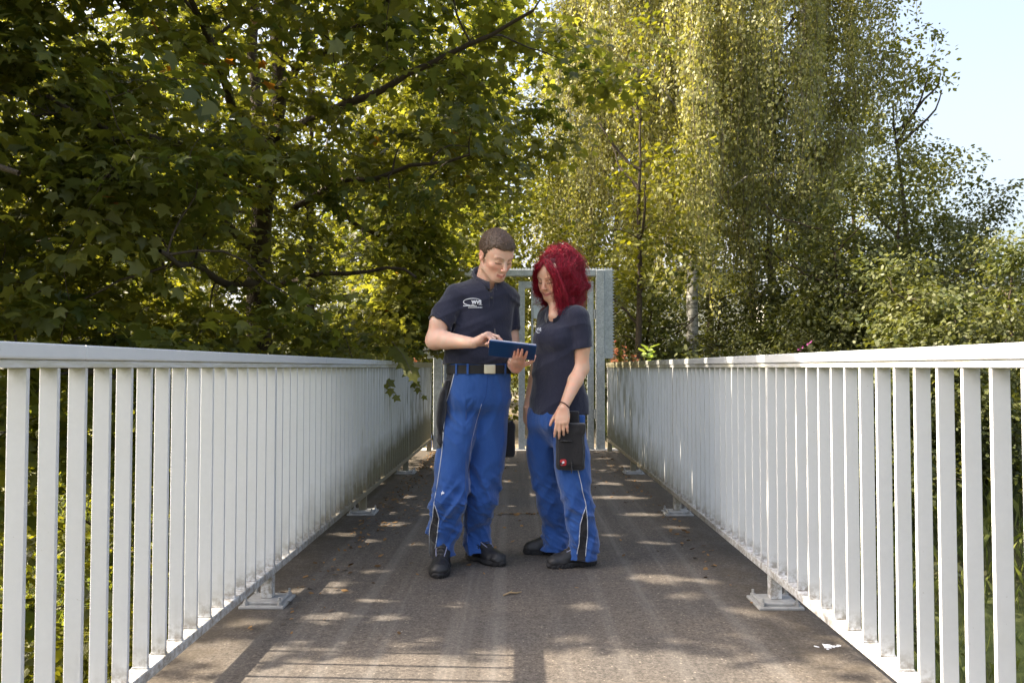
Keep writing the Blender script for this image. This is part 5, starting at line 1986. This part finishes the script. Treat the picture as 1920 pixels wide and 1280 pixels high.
    garment_panel(tr, [([(815, 946), (819, 958), (823, 972), (820, 1002), (815, 1045), (803, 1045), (805, 987), (811, 974), (813, 952)], 4.34),
                       ([(812, 694), (853, 694), (847, 723), (837, 754), (832.5, 815), (827, 840), (808, 842)], 4.6)])
    bt = bvh_of(tr)
    ribbon_on(bt, [(852, 700), (846.5, 723), (837, 754), (832, 805), (829, 845), (824, 882), (819, 915), (814.5, 938), (812.5, 954), (811, 974), (806, 988), (805, 1012), (805.5, 1036)], "piping", M_pipe, tr, .0024)
    ribbon_on(bt, [(815, 946), (819, 958), (823, 972), (820, 1002), (815, 1036)], "piping", M_pipe, tr, .0022)
    ribbon_on(bt, [(903, 757), (893, 790), (884, 828), (880, 858), (879, 905), (880, 925)], "piping", M_pipe2, tr, .0018)
    ribbon_on(bt, [(815, 937), (826, 944), (842, 947), (864, 944)], "knee_seam", M_seam, tr, .0013, 0)
    ribbon_on(bt, [(881, 930), (893, 938), (906, 944), (922, 940)], "knee_seam", M_seam, tr, .0013, 0)
    ribbon_on(bt, [(914, 703), (913.5, 720), (911, 742), (905, 757)], "fly_seam", M_seam, tr, .0012, 0)
    uv = [(0, 6), (1.5, 2), (5, 3), (3, .5), (6, -1), (2, -1.5), (1, -3), (-1, -1.5), (-4, -6), (-2.5, -1), (-4.5, 1), (-1.5, 1.5)]
    stamp(bt, [(u * .62, v * .75) for u, v in uv], [tuple(range(12))], 830, 924, 1, 1, "knee_emblem", M_print, tr)
    # belt
    def band(y0, y1, grow, name, mat, par):
        a, b_ = [s_ for s_ in (sec(y0, 898, 57.4, .75, 4.42, rot), sec(y1, 898, 58.3, .755, 4.42, rot))]
        n = 72; V, Fc = [], []
        for i in range(n):
            t = 2 * math.pi * i / n
            for (s_, g) in ((a, grow), (b_, grow), (b_, grow - .012), (a, grow - .012)):
                e = 2 / 2.3
                cu, su = math.copysign(abs(math.cos(t)) ** e, math.cos(t)), math.copysign(abs(math.sin(t)) ** e, math.sin(t))
                X, Yv = cu * (s_[3] + g), su * (s_[4] + g)
                ca, sa = math.cos(R(rot)), math.sin(R(rot))
                V.append((s_[1] + X * ca - Yv * sa, s_[2] + X * sa + Yv * ca, s_[0]))
            j = (i + 1) % n
            for k in range(4): Fc.append((i * 4 + k, i * 4 + (k + 1) % 4, j * 4 + (k + 1) % 4, j * 4 + k))
        return mesh_obj(name, V, Fc, mat, par, False)
    bl = band(684, 700, .0065, "belt", M_beltm, man)
    bb = bvh_of(bl)

    def patch(px, py, hw, hh, th, name, mat, par, rr=.004, off=.001):
        h = cast_px(bb, px, py, off)
        n_ = np.array(h[1]); n_[2] = 0; n_ = unit(n_)
        Mx = np.stack([np.cross(n_, (0, 0, 1)), n_, np.array([0, 0, 1.0])], 1)
        c = np.array(h[0]) + n_ * th / 2
        fl = Field(c - .06, c + .06, .0018)
        fl.box(c, (hw, th, hh), rr, 0, Mx)
        return sdf_obj(name, fl, mat, par, 1), c, n_, Mx
    bk, c, n_, Mx = patch(918, 692, .0325, .0255, .005, "buckle", M_buckle, bl, .005)
    for px in (877, 947, 856):
        patch(px, 692, .006, .030, .0032, "belt_loop", M_trous, tr, .002, .0015)
    # side pocket bag on his right hip, tool pocket on his left hip
    fk = Field(p3(800, 852, 4.25) - .02, p3(860, 700, 4.62) + np.array([.03, .02, .03]), .004)
    fk.loft([sec(712, 842, 5, 7.0, 4.43), sec(738, 835, 9, 5.2, 4.43), sec(765, 831, 10, 4.8, 4.43), sec(795, 829, 9.5, 5, 4.42), sec(825, 829, 8, 5.6, 4.41), sec(843, 829, 5, 7, 4.40)], 0.0, 2.4)
    fk.displace(lambda x, y, z: -.004 * ridged(x * 10, y * 9, z * 14))
    sdf_obj("side_pocket", fk, M_black, tr)
    fk = Field(p3(930, 870, 4.40), p3(975, 770, 4.64) + np.array([.03, 0, .02]), .0036)
    fk.box(p3(950, 822, 4.52), (.040, .055, .100), .018, 0, frame((0.25, -1, 0)))
    fk.cone(p3(952, 800, 4.50), p3(962, 786, 4.48), .016, .004, .01)
    fk.cone(p3(948, 795, 4.52), p3(950, 772, 4.50), .018, .012, .01)
    fk.displace(lambda x, y, z: -.004 * ridged(x * 14, y * 12, z * 13))
    sdf_obj("tool_pocket", fk, M_black, tr)
    # watch
    u = unit(elL - wrL); c = wrL + u * .022
    a = unit(np.cross(u, (0, 0, 1))); b2 = np.cross(u, a)
    m = MB()
    for o_ in (-.006, 0, .006):
        m.tube([Vector(c + u * o_ + (a * math.cos(t) + b2 * math.sin(t) * .9) * .0305) for t in np.linspace(0, 2 * np.pi, 25)], .0034, 6, False)
    m.build("bracelet_watch", simple("steel watch strap", (0.6, 0.58, 0.54), 0.35, 0.6, var=.2), man, True)
    # shoes
    shoe(man, p3(832, 1035, 4.37), p3(821, 1083, 4.075), M_shoe, M_sole, M_lace, 1.0, 1.05)
    shoe(man, p3(877, 1043, 4.54), p3(944, 1060, 4.325), M_shoe, M_sole, M_lace, 1.0, 1.02)
    # hair
    fr = Field(C - np.array([.14, .16, .16]), C + np.array([.14, .15, .18]), 0.0024)
    Lh = lambda x, y, z: C + M @ (np.array([x, y, z]) * S)
    fr.ell(Lh(0, -.016, .042), np.array([.0815, .102, .0925]) * S, 0, M)
    fr.ell(Lh(0, .028, .060), np.array([.066, .066, .058]) * S, .02, M)
    x = fr.ax[0][:, None, None]; y = fr.ax[1][None, :, None]; z = fr.ax[2][None, None, :]
    X, Y_, Z = x - C[0], y - C[1], z - C[2]
    lx, ly, lz = [(M[0, i] * X + M[1, i] * Y_ + M[2, i] * Z) / S for i in range(3)]
    hl = np.interp(ly, [-.14, -.09, -.045, -.030, .002, .014, .026, .040, .060, .080, .10], [-.075, -.062, -.035, -.014, -.026, -.022, .030, .054, .060, .070, .078])
    hl = hl + np.where(np.abs(lx) < .035, -.004, 0.012 * np.clip((np.abs(lx) - .03) / .03, 0, 1) * (ly > .045))
    hl = hl + .004 * vnoise(lx * 160, ly * 160, lz * 20)
    fr.D = np.maximum(fr.D, ((hl - lz) * S * .8).astype(np.float32))
    fr.displace(lambda a, b_, c: -.0018 * ridged(a * 55, b_ * 40, c * 55) - .0012 * vnoise(a * 150, b_ * 150, c * 150), .02)
    hm = hair_mat("short brown hair", (0.09, 0.055, 0.037), (0.40, 0.265, 0.18), .55)
    hair = sdf_obj("hair", fr, hm, man, 1)
    Vh = np.array([v.co[:] for v in hair.data.vertices]); Nh = np.array([v.normal[:] for v in hair.data.vertices])
    lv = (Vh - C) @ M / S
    ok = np.nonzero((lv[:, 2] > -.05) & (np.linalg.norm(lv - np.array([0, -.01, .03]), axis=1) > .08))[0]
    idx = rng.choice(ok, 9000)
    o = Vh[idx]; nn = Nh[idx]
    grain = (M @ np.array([0, .75, -.25]))[None] + rng.normal(size=(len(idx), 3)) * .35
    ln = rng.uniform(.007, .013, len(idx))[:, None]
    t = np.linspace(0, 1, 4)[None, :, None]
    pts = o[:, None] - nn[:, None] * .002 + t * ln[:, None] * unit(nn * .42 + grain * .9)[:, None] - t ** 2 * nn[:, None] * .002
    strands_obj("hair_strands", pts, rng.uniform(.0005, .0009, len(idx)), hm, hair)
    # tablet, pen: things of their own
    A_, B_, C_, D_ = p3(922, 638.5, 4.03), p3(1008, 650.5, 4.035), p3(1000, 675, 4.185), p3(911, 667, 4.185)
    ex = unit((B_ - A_ + C_ - D_)); ey = unit((A_ - D_ + B_ - C_)); ey = unit(ey - ex * (ex @ ey)); ez = np.cross(ex, ey)
    if ez[2] < 0: ez = -ez
    ctr = (A_ + B_ + C_ + D_) / 4
    hx, hy = (np.linalg.norm(B_ - A_) + np.linalg.norm(C_ - D_)) / 4, (np.linalg.norm(A_ - D_) + np.linalg.norm(B_ - C_)) / 4
    Mt = np.stack([ex, ey, ez], 1)
    T = empty("tablet", tuple(ctr)); tag(T, "tablet in a dark blue folding cover held between the man's hands", "tablet")
    TM = Matrix([[*Mt[0], ctr[0]], [*Mt[1], ctr[1]], [*Mt[2], ctr[2]], [0, 0, 0, 1]])
    m = MB(); m.box((-hx, -hy, 0), (hx, hy, .0055), .002, TM); m.build("cover", simple("blue cover", (0.010, 0.060, 0.21), .42, var=.12, nscale=14, bstr=.3, bdist=.003), T)
    m = MB(); m.box((-hx + .003, -hy + .004, .0058), (hx - .003, hy + .0010, .0125), .0025, TM); m.build("tablet_body", simple("silver casing", (0.62, 0.66, 0.78), .3, .5, var=.03), T)
    m = MB(); m.box((-hx + .014, -hy + .012, .0127), (hx - .014, hy - .010, .0133), 0, TM); m.build("screen", simple("dark screen", (0.03, 0.035, 0.045), .08, var=.1, bstr=0), T)
    tip = np.array(p3(932, 647, 4.135)); top = np.array(p3(927.5, 616, 4.165))
    m = MB(); m.tube([tip, tip * .85 + top * .15, top * .97 + tip * .03, top], [.0012, .0040, .0042, .0030], 8)
    pn = m.build("pen", simple("black pen", (0.012, 0.012, 0.014), .35), None, True)
    tag(pn, "thin black pen held upright in the man's fingers over the tablet", "pen")
    return man


# ---------------------------------------------------------------- the woman
def build_woman():
    rot = -48
    ux = [sec(572, 1054, 22, .95, 4.48, rot), sec(582, 1056, 36, .70, 4.48, rot), sec(594, 1057, 43, .62, 4.48, rot), sec(615, 1052.5, 46.5, .72, 4.48, rot), sec(636, 1049.5, 48.5, .82, 4.48, rot),
          sec(655, 1048, 47.5, .80, 4.48, rot), sec(690, 1046, 45, .78, 4.48, rot), sec(720, 1046, 47, .76, 4.48, rot), sec(750, 1047, 51.5, .78, 4.48, rot), sec(774, 1046.5, 54.5, .78, 4.48, rot)]
    shL, shR = p3(1083, 594, 4.37), p3(1028, 594, 4.60)
    hemL, hemR = p3(1090.5, 652, 4.37), p3(1018, 650, 4.63)
    elL, elR = p3(1089, 690, 4.385), p3(1009, 690, 4.645)
    wrL, wrR = p3(1056, 765, 4.235), p3(989, 764, 4.56)
    C = p3(1037.5, 522, 4.44); S = 1.0
    yw, pt = R(-38), R(20)
    fw = np.array([math.sin(yw) * math.cos(pt), -math.cos(yw) * math.cos(pt), -math.sin(pt)])
    M = frame(fw, roll=4)
    fh = Field(C - np.array([.15, .17, .30]), C + np.array([.16, .15, .16]), 0.0024)
    L = head(fh, C, M, S, True, True)
    nb = p3(1052, 590, 4.47)
    fh.cone(L(0, -.025, -.045), nb, .045, .052, 0.03)
    fh.cone(L(0, .010, -.08), p3(1040, 592, 4.40), .024, .035, 0.03)
    fh.cone(nb, p3(1046, 612, 4.44), .055, .06, 0.03)
    fa = Field(np.minimum(wrL, elL) - np.array([.12, .10, .20]), np.maximum(hemL, elL) + np.array([.09, .09, .10]), 0.0026)
    fa.chain([shL, hemL, elL], [.050, .046, .041], 0.02)
    fa.chain([elL, elL * .68 + wrL * .32, wrL], [.041, .040, .0245], 0.03)
    dL = unit(np.array([-.10, -.20, -.97]))
    tipsL = hand(fa, wrL, dL, (.15, .98, -.1), (-1, 0, .15), 0.89, curls=[(10, 18, 10), (16, 22, 12), (18, 26, 14), (14, 22, 12)], spread=[7, 2, -2, -6],
                 thumb=((.70, .60, .25), (.85, .45, .2), (.92, .30, .2)))
    fb = Field(np.minimum(wrR, elR) - np.array([.09, .10, .20]), np.maximum(hemR, elR) + np.array([.09, .09, .10]), 0.0026)
    fb.chain([shR, hemR, elR], [.048, .044, .039], 0.02)
    fb.chain([elR, elR * .68 + wrR * .32, wrR], [.039, .038, .0235], 0.03)
    dR = unit(np.array([-.02, -.10, -1]))
    tipsR = hand(fb, wrR, dR, (.9, .3, 0), (-.35, -.9, 0), 0.95, curls=[(14, 26, 14), (18, 28, 16), (22, 30, 16), (24, 32, 16)], spread=[6, 1, -3, -7])
    ft = Field((nb[0] - .26, 4.18, 0.03), (nb[0] + .26, 4.82, nb[2] + .02), 0.009)
    ft.loft([(s_[0], s_[1], s_[2], s_[3] - .03, s_[4] - .03, s_[5]) for s_ in ux[3:]], 0.03)
    ft.cone(shR, shL, .042, .042, .03); ft.cone(nb, nb - np.array([0, 0, .12]), .045, .06, .03)
    for a, b_, c in ((p3(1066, 800, 4.40), p3(1082, 940, 4.36), p3(1093, 1040, 4.36)), (p3(1022, 800, 4.56), p3(1031, 940, 4.60), p3(1038, 1025, 4.62))):
        ft.chain([a, b_, c], [.075, .05, .038], .03)
    base = np.array([0.66, 0.42, 0.295])
    hc = head_colour(C, M, S, base, (0.52, 0.17, 0.16), (0.30, 0.13, 0.10), smile=True)
    wom = sdf_obj("person", [fh, fa, fb, ft], M_skinB, None, 2, hc)
    tag(wom, "woman with curly bright red hair in navy polo and blue trousers, looking at the tablet", "person")
    # polo
    fp = Field((ux[3][1] - .28, 4.16, ux[-1][0] - .01), (ux[3][1] + .30, 4.82, nb[2] + .10), 0.0036)
    fp.loft(ux, 0.03, 2.2)
    fp.cone(p3(1052, 588, 4.48), shL, .050, .058, 0.045)
    fp.cone(p3(1050, 588, 4.50), shR, .048, .056, 0.045)
    sleeve(fp, shL, hemL, .063, .0600, 0.014)
    sleeve(fp, shR, hemR, .060, .056, 0.014)
    hollow(fp, hemL, hemL - shL, .052); hollow(fp, hemR, hemR - shR, .050)
    bust = p3(1012, 632, 4.34)
    fp.ell(p3(1020, 634, 4.42), (.058, .070, .062), .05)
    fp.ell(p3(1046, 635, 4.36), (.058, .055, .060), .05)
    fp.cone(p3(1050, 583, 4.46), p3(1050, 545, 4.46), .057, .08, 0.006, 's')
    fp.cone(p3(1043, 584, 4.39), p3(1036, 604, 4.31), .040, .001, 0.004, 's')

    def wr(x, y, z):
        u = x - ux[4][1]
        d1 = ridged(u * 6 - (z - 1.2) * 8, y * 4, z * 5)
        d2 = ridged(u * 9 + (z - 1.2) * 5 + 3, y * 6, z * 4 + 3)
        return -(.009 * np.maximum(d1, -.2) + .007 * d2 * smoothstep(1.15, .95, z) + .004 * ridged(x * 8, y * 8, z * 14) * np.exp(-((x - hemL[0]) ** 2) / .006) * smoothstep(1.1, 1.2, z))
    fp.displace(wr)
    polo = sdf_obj("polo_shirt", fp, M_polo, wom, 2)
    bv = bvh_of(polo)
    collar(p3(1049, 580, 4.45), np.array([-.62, -.78, 0]), .040, .061, .074, M_polo, polo, 15, .024, .046, .016)
    m = MB()
    u = unit(hemL - shL); a = unit(np.cross(u, (0, 1, .1))); b2 = np.cross(u, a)
    m.tube([Vector(hemL - u * .022 + (a * math.cos(t) + b2 * math.sin(t)) * .0610) for t in np.linspace(0, 2 * np.pi, 33)], .0014, 4, False)
    m.build("hem_stitching", M_polo, polo, True)
    uv, fc = text_shape("WVS", 0.03)
    w = max(u_ for u_, v_ in uv)
    stamp(bv, [(u_ / w * 8.5, v_ / w * 17) for u_, v_ in uv], fc, 1006.5, 620.5, 1, 1, "chest_lettering", M_print, polo)
    uv, fc = ellipse_shape(5.0, 6.0, 150, 300, .4, 1.2, 14)
    stamp(bv, uv, fc, 1010, 618, 1, 1, "chest_emblem", M_print, polo)
    # trousers
    hips = [sec(764, 1047, 49, .80, 4.48, rot), sec(785, 1046, 52, .82, 4.48, rot), sec(800, 1045, 52, .76, 4.48, rot), sec(818, 1044, 42, .6, 4.48, rot), sec(836, 1043, 24, .5, 4.48, rot)]
    legN = [sec(800, 1068, 33, 1.1, 4.42), sec(850, 1071, 33.5, 1.05, 4.39), sec(900, 1076, 32, 1.02, 4.37), sec(935, 1081.5, 30.5, 1.0, 4.355), sec(965, 1088, 28.5, 1.0, 4.35),
            sec(1000, 1093.5, 26.5, 1.0, 4.355), sec(1028, 1093, 26.5, 1.05, 4.35), sec(1046, 1091.5, 27.5, 1.05, 4.345)]
    legF = [sec(800, 1021, 31.5, 1.1, 4.54), sec(850, 1018, 30.5, 1.05, 4.56), sec(900, 1024, 28, 1.0, 4.58), sec(935, 1031, 25.5, 1.0, 4.59), sec(965, 1037, 24, 1.0, 4.61),
            sec(1000, 1041, 24, 1.05, 4.63), sec(1018, 1039, 25, 1.1, 4.62), sec(1030, 1037, 26, 1.1, 4.61)]
    fg = Field((-.02, 4.16, legN[-1][0] - .02), (.52, 4.80, hips[0][0] + .01), 0.0036)
    fg.loft(hips, 0.02); fg.loft(legN, .022, 2.1); fg.loft(legF, .022, 2.1)
    fg.displace(lambda x, y, z: -(.020 * smoothstep(.55, .25, z) * (.6 * ridged(x * 6, y * 5, z * 16 + x * 8) + .5 * ridged(x * 9, y * 7, z * 9 - x * 12)) + .008 * np.exp(-((z - .36) / .12) ** 2) * ridged(x * 8, y * 6, z * 12 + x * 16)
                                  + .018 * smoothstep(.5, .7, z) * ridged(x * 8 - z * 3, y * 5, z * 3) + .005 * smoothstep(.55, .25, z) * ridged(x * 17, y * 14, z * 38 + x * 20) + .004 * ridged(x * 16, y * 12, z * 9 + x * 14)))
    for lg in (legN, legF):
        s_ = lg[-1]; hollow(fg, (s_[1], s_[2], s_[0]), (0, 0, -1), s_[3] - .021, .008)
    tr = sdf_obj("trousers", fg, M_trous, wom, 2)
    garment_panel(tr, [([(1099, 948), (1101.5, 975), (1101.5, 1002), (1097.5, 1052), (1081, 1052), (1085.5, 1020), (1088, 983), (1094, 962)], 4.36)])
    bt = bvh_of(tr)
    ribbon_on(bt, [(1083, 878), (1088, 900), (1092, 919), (1098.5, 946), (1101.5, 975), (1101.5, 1002), (1098, 1042)], "piping", M_pipe, tr, .0022)
    ribbon_on(bt, [(1099, 948), (1094, 962), (1088, 983), (1085.5, 1020), (1082, 1038)], "piping", M_pipe, tr, .0022)
    ribbon_on(bt, [(1068, 950), (1080, 955), (1092, 952)], "knee_seam", M_seam, tr, .0012, 0)
    ribbon_on(bt, [(1030, 781), (1034, 800), (1037, 830), (1040, 900)], "front_seam", M_seam, tr, .0012, 0)
    # holster pocket on her thigh
    pc = p3(1069.5, 838, 4.262)
    Mp = frame((-.12, -1, -.02))
    fk = Field(pc - np.array([.13, .10, .15]), pc + np.array([.14, .12, .24]), .0030)
    fk.box(pc, (.0775, .022, .120), .020, 0, Mp)
    fk.box(pc + np.array([.0, -.018, -.010]), (.066, .012, .085), .010, .006, Mp)
    fk.box(pc + np.array([.018, -.006, .098]), (.062, .030, .030), .012, .006, Mp)
    fk.box(pc + np.array([.012, .010, .150]), (.036, .012, .040), .008, .006, Mp)
    fk.box(pc + np.array([.004, -.034, -.060]), (.0020, .012, .075), .001, .0, Mp)
    fk.box(pc + np.array([-.022, -.033, .035]), (.034, .006, .004), .002, .0, Mp)
    fk.displace(lambda x, y, z: -.0025 * ridged(x * 14, y * 12, z * 16))
    pk = sdf_obj("holster_pocket", fk, M_black, wom, 1)
    bp = bvh_of(pk)
    ring = [(math.copysign(abs(math.cos(t)) ** .5, math.cos(t)) * 6.0, math.copysign(abs(math.sin(t)) ** .5, math.sin(t)) * 6.0) for t in np.linspace(0, 2 * math.pi, 17)[:-1]]
    stamp(bp, ring, [tuple(range(16))], 1056, 866.5, 1, 1, "red_badge", simple("red badge", (0.42, 0.02, 0.03), .5), pk, .0015)
    uv = [(0, 6), (1.5, 2), (5, 3), (3, .5), (6, -1), (2, -1.5), (1, -3), (-1, -1.5), (-4, -6), (-2.5, -1), (-4.5, 1), (-1.5, 1.5)]
    stamp(bp, [(u_ * .62, v_ * .68) for u_, v_ in uv], [tuple(range(12))], 1056, 866.5, 1, 1, "badge_mark", M_print, pk, .003)
    m = MB(); q = p3(1068, 781, 4.28); m.box((q[0], q[1] - .003, q[2] - .006), (q[0] + .045, q[1] + .003, q[2] + .004), .002); m.build("ruler_end", M_print, pk)
    m = MB(); q = p3(1065, 798, 4.235); m.box((q[0] - .004, q[1] - .002, q[2] - .004), (q[0] + .004, q[1] + .002, q[2] + .045), .001); m.build("pen_clip", M_pipe, pk)
    m = MB(); q = p3(1091, 790, 4.30); m.box((q[0] - .017, q[1] - .01, q[2] - .03), (q[0] + .017, q[1] + .01, q[2] + .035), .006); m.build("blue_loop", M_trous, pk)
    # bracelet
    u = unit(elL - wrL); c = wrL + u * .012
    a = unit(np.cross(u, (0, 1, 0))); b2 = np.cross(u, a)
    m = MB()
    for k in range(2):
        tl = .18 * (k - .5)
        rg = [Vector(c + u * (.006 * k + .008 * math.cos(t + k)) + (a * math.cos(t) + b2 * math.sin(t)) * (.0285 + .001 * k)) for t in np.linspace(0, 2 * np.pi, 29)]
        m.tube(rg, .0028, 6, False)
    m.build("bracelet", simple("dark red beads", (0.055, 0.012, 0.010), .4, var=.5, nscale=200), wom, True)
    shoe(wom, p3(1117, 1052, 4.385), p3(1026, 1062, 4.30), M_shoe, M_sole, M_lace, .92, .88)
    shoe(wom, p3(1062, 1033, 4.66), p3(982, 1037, 4.63), M_shoe, M_sole, M_lace, .92, .88)
    # hair
    hm = hair_mat("crimson curls", (0.11, 0.002, 0.008), (0.72, 0.016, 0.065), .42)
    Lh = lambda x, y, z: C + M @ (np.array([x, y, z]) * S)
    fr = Field(C - np.array([.20, .20, .24]), C + np.array([.24, .22, .22]), 0.0032)
    fr.ell(Lh(0, -.024, .048), (.088, .098, .098), 0, M)
    fr.ell(p3(1060, 520, 4.49), (.098, .100, .115), .04)
    fr.ell(p3(1066, 556, 4.50), (.082, .090, .085), .04)
    fr.ell(p3(1049, 552, 4.40), (.030, .040, .070), .03)
    fr.displace(lambda x, y, z: -.008 * ridged(x * 26, y * 26, z * 18) - .004 * ridged(x * 60, y * 60, z * 50) + .006, .03)
    fr.ell(Lh(.018, .125, -.050), (.054, .085, .084), .012, M, 's')
    hair = sdf_obj("hair", fr, hm, wom, 1)
    H = p3(1050, 520, 4.475)
    n = 8000; mseg = 26
    t = np.linspace(0, 1, mseg)[None, :]
    az = rng.uniform(-180, 180, n)                      # from -Y towards -X
    s_ = rng.uniform(.70, 1.04, n) ** .7
    win = (az > 14) & (az < 74)
    curtain = (az >= 74) & (az < 112)
    z_end = rng.uniform(-.205, -.110, n)
    z_end = np.where((az > -35) & (az < 14), rng.uniform(-.20, -.12, n), z_end)
    z_end = np.where(curtain, rng.uniform(-.165, -.08, n), z_end)
    z_end = np.where(win, rng.uniform(.030, .075, n), z_end)
    keep = np.ones(n, bool)
    a = np.radians(az)
    rx, ry, rz = .128, .125, .130
    th0 = rng.uniform(.02, .5, n)[:, None]
    thE = np.where(z_end > 0, np.arccos(np.clip(z_end / rz, -1, 1)), math.pi / 2 + .12)[:, None]
    arc = np.abs(thE - th0) * .13; drop = np.maximum(0, -z_end)[:, None]
    tot = arc + drop; ta = arc / tot
    u = np.clip(t / ta, 0, 1); th = th0 + (thE - th0) * u
    v = np.clip((t - ta) / np.maximum(1 - ta, 1e-6), 0, 1)
    flare = 1 + .05 * v - .22 * v ** 2
    aw = a[:, None] + rng.normal(size=(n, 1)) * .25 * t + .10 * np.sin(t * rng.uniform(4, 10, (n, 1)) + rng.uniform(0, 6, (n, 1)))
    rad = np.sin(th) * flare * s_[:, None]
    flat = np.where(curtain, .90, 1.0)[:, None]
    X = -np.sin(aw) * rad * rx * flat; Yc = -np.cos(aw) * rad * ry; Zc = np.cos(th) * rz * s_[:, None] ** .5 - drop * v
    fr_ = rng.uniform(20, 46, (n, 1)); ph = rng.uniform(0, 6.28, (n, 1)); am = rng.uniform(.004, .013, (n, 1)) * (0.3 + t)
    X = X + am * np.sin(fr_ * t * tot / .2 + ph); Yc = Yc + am * np.cos(fr_ * t * tot / .2 + ph); Zc = Zc + am * .8 * np.sin(fr_ * 1.3 * t * tot / .2 + ph * 2)
    X = X + rng.normal(size=(n, 1)) * .012 * t; Zc = Zc + rng.normal(size=(n, 1)) * .008 + .016 * np.exp(-((th - .2) / .5) ** 2) * rng.random((n, 1))
    Zc = Zc + .022
    pts = np.stack([X, Yc, Zc], -1) + H
    q = pts * 15
    env = (0.25 + 1.0 * t)[..., None] * np.where(win, .35, 1.0)[:, None, None]
    pts = pts + env * 0.034 * np.stack([vnoise(q[..., 0], q[..., 1], q[..., 2]), vnoise(q[..., 1] + 7, q[..., 2], q[..., 0]), vnoise(q[..., 2] + 3, q[..., 0], q[..., 1] + 5)], -1)
    q = pts * 46
    pts = pts + (0.3 + t)[..., None] * 0.014 * np.stack([vnoise(q[..., 0], q[..., 1], q[..., 2]), vnoise(q[..., 1] + 7, q[..., 2], q[..., 0]), vnoise(q[..., 2] + 3, q[..., 0], q[..., 1] + 5)], -1)
    pts = pts[keep]
    # leave the visible side of the face free
    lp = (pts - C) @ M / S
    inf = (lp[..., 0] > -.044) & (lp[..., 0] < .064) & (lp[..., 1] > .05) & (lp[..., 2] < .040) & (lp[..., 2] > -.14)
    hit = inf.any(1); first = np.where(hit, inf.argmax(1), pts.shape[1])
    okk = first > 3
    pts, first = pts[okk], first[okk]
    ii_ = np.minimum(np.arange(pts.shape[1])[None], first[:, None] - 1)
    pts = np.take_along_axis(pts, ii_[:, :, None], 1) + rng.normal(size=pts.shape) * 1e-5
    # locks swept from the parting down both sides of the face
    def swept(ctrl, n2, wid, amp):
        c = np.array([Lh(*q_) for q_ in ctrl])
        tt = np.linspace(0, 1, mseg)
        k_ = np.linspace(0, 1, len(c))
        cc = np.stack([np.interp(tt, k_, c[:, a_]) for a_ in range(3)], 1)
        for _ in range(3): cc[1:-1] = (cc[:-2] + 2 * cc[1:-1] + cc[2:]) / 4
        o_ = rng.normal(size=(n2, 1, 3)) * wid * (0.5 + tt)[None, :, None]
        ph2 = rng.uniform(0, 6.28, (n2, 1)); f2 = rng.uniform(14, 30, (n2, 1))
        wv = amp * (0.3 + tt)[None] * np.sin(f2 * tt[None] + ph2)
        wv2 = amp * (0.3 + tt)[None] * np.cos(f2 * tt[None] + ph2 * 1.7)
        return cc[None] + o_ + np.stack([wv, wv * .5, wv2], -1)
    extra = [swept([(.004, .060, .118), (.050, .075, .090), (.080, .050, .030), (.094, .040, -.040), (.098, .045, -.090)], 200, .007, .005),
             swept([(.004, .060, .118), (.020, .092, .085), (.064, .080, .055), (.088, .055, .000), (.096, .050, -.060)], 120, .005, .004),
             swept([(.000, .060, .118), (-.040, .088, .085), (-.066, .072, .025), (-.076, .070, -.040), (-.078, .060, -.110)], 240, .007, .005),
             swept([(-.010, .050, .120), (-.056, .080, .080), (-.078, .075, .010), (-.084, .075, -.070), (-.080, .055, -.150)], 330, .012, .006)]
    fly = pts[rng.integers(0, len(pts), 420)]
    fly = H + (fly - H) * rng.uniform(1.05, 1.16, (420, 1, 1)) + rng.normal(size=(420, 1, 3)) * .008
    pts = np.concatenate([pts, fly] + extra)
    strands_obj("curls", pts, rng.uniform(.0006, .0014, len(pts)), hm, hair)
    return wom


build_man()
build_woman()
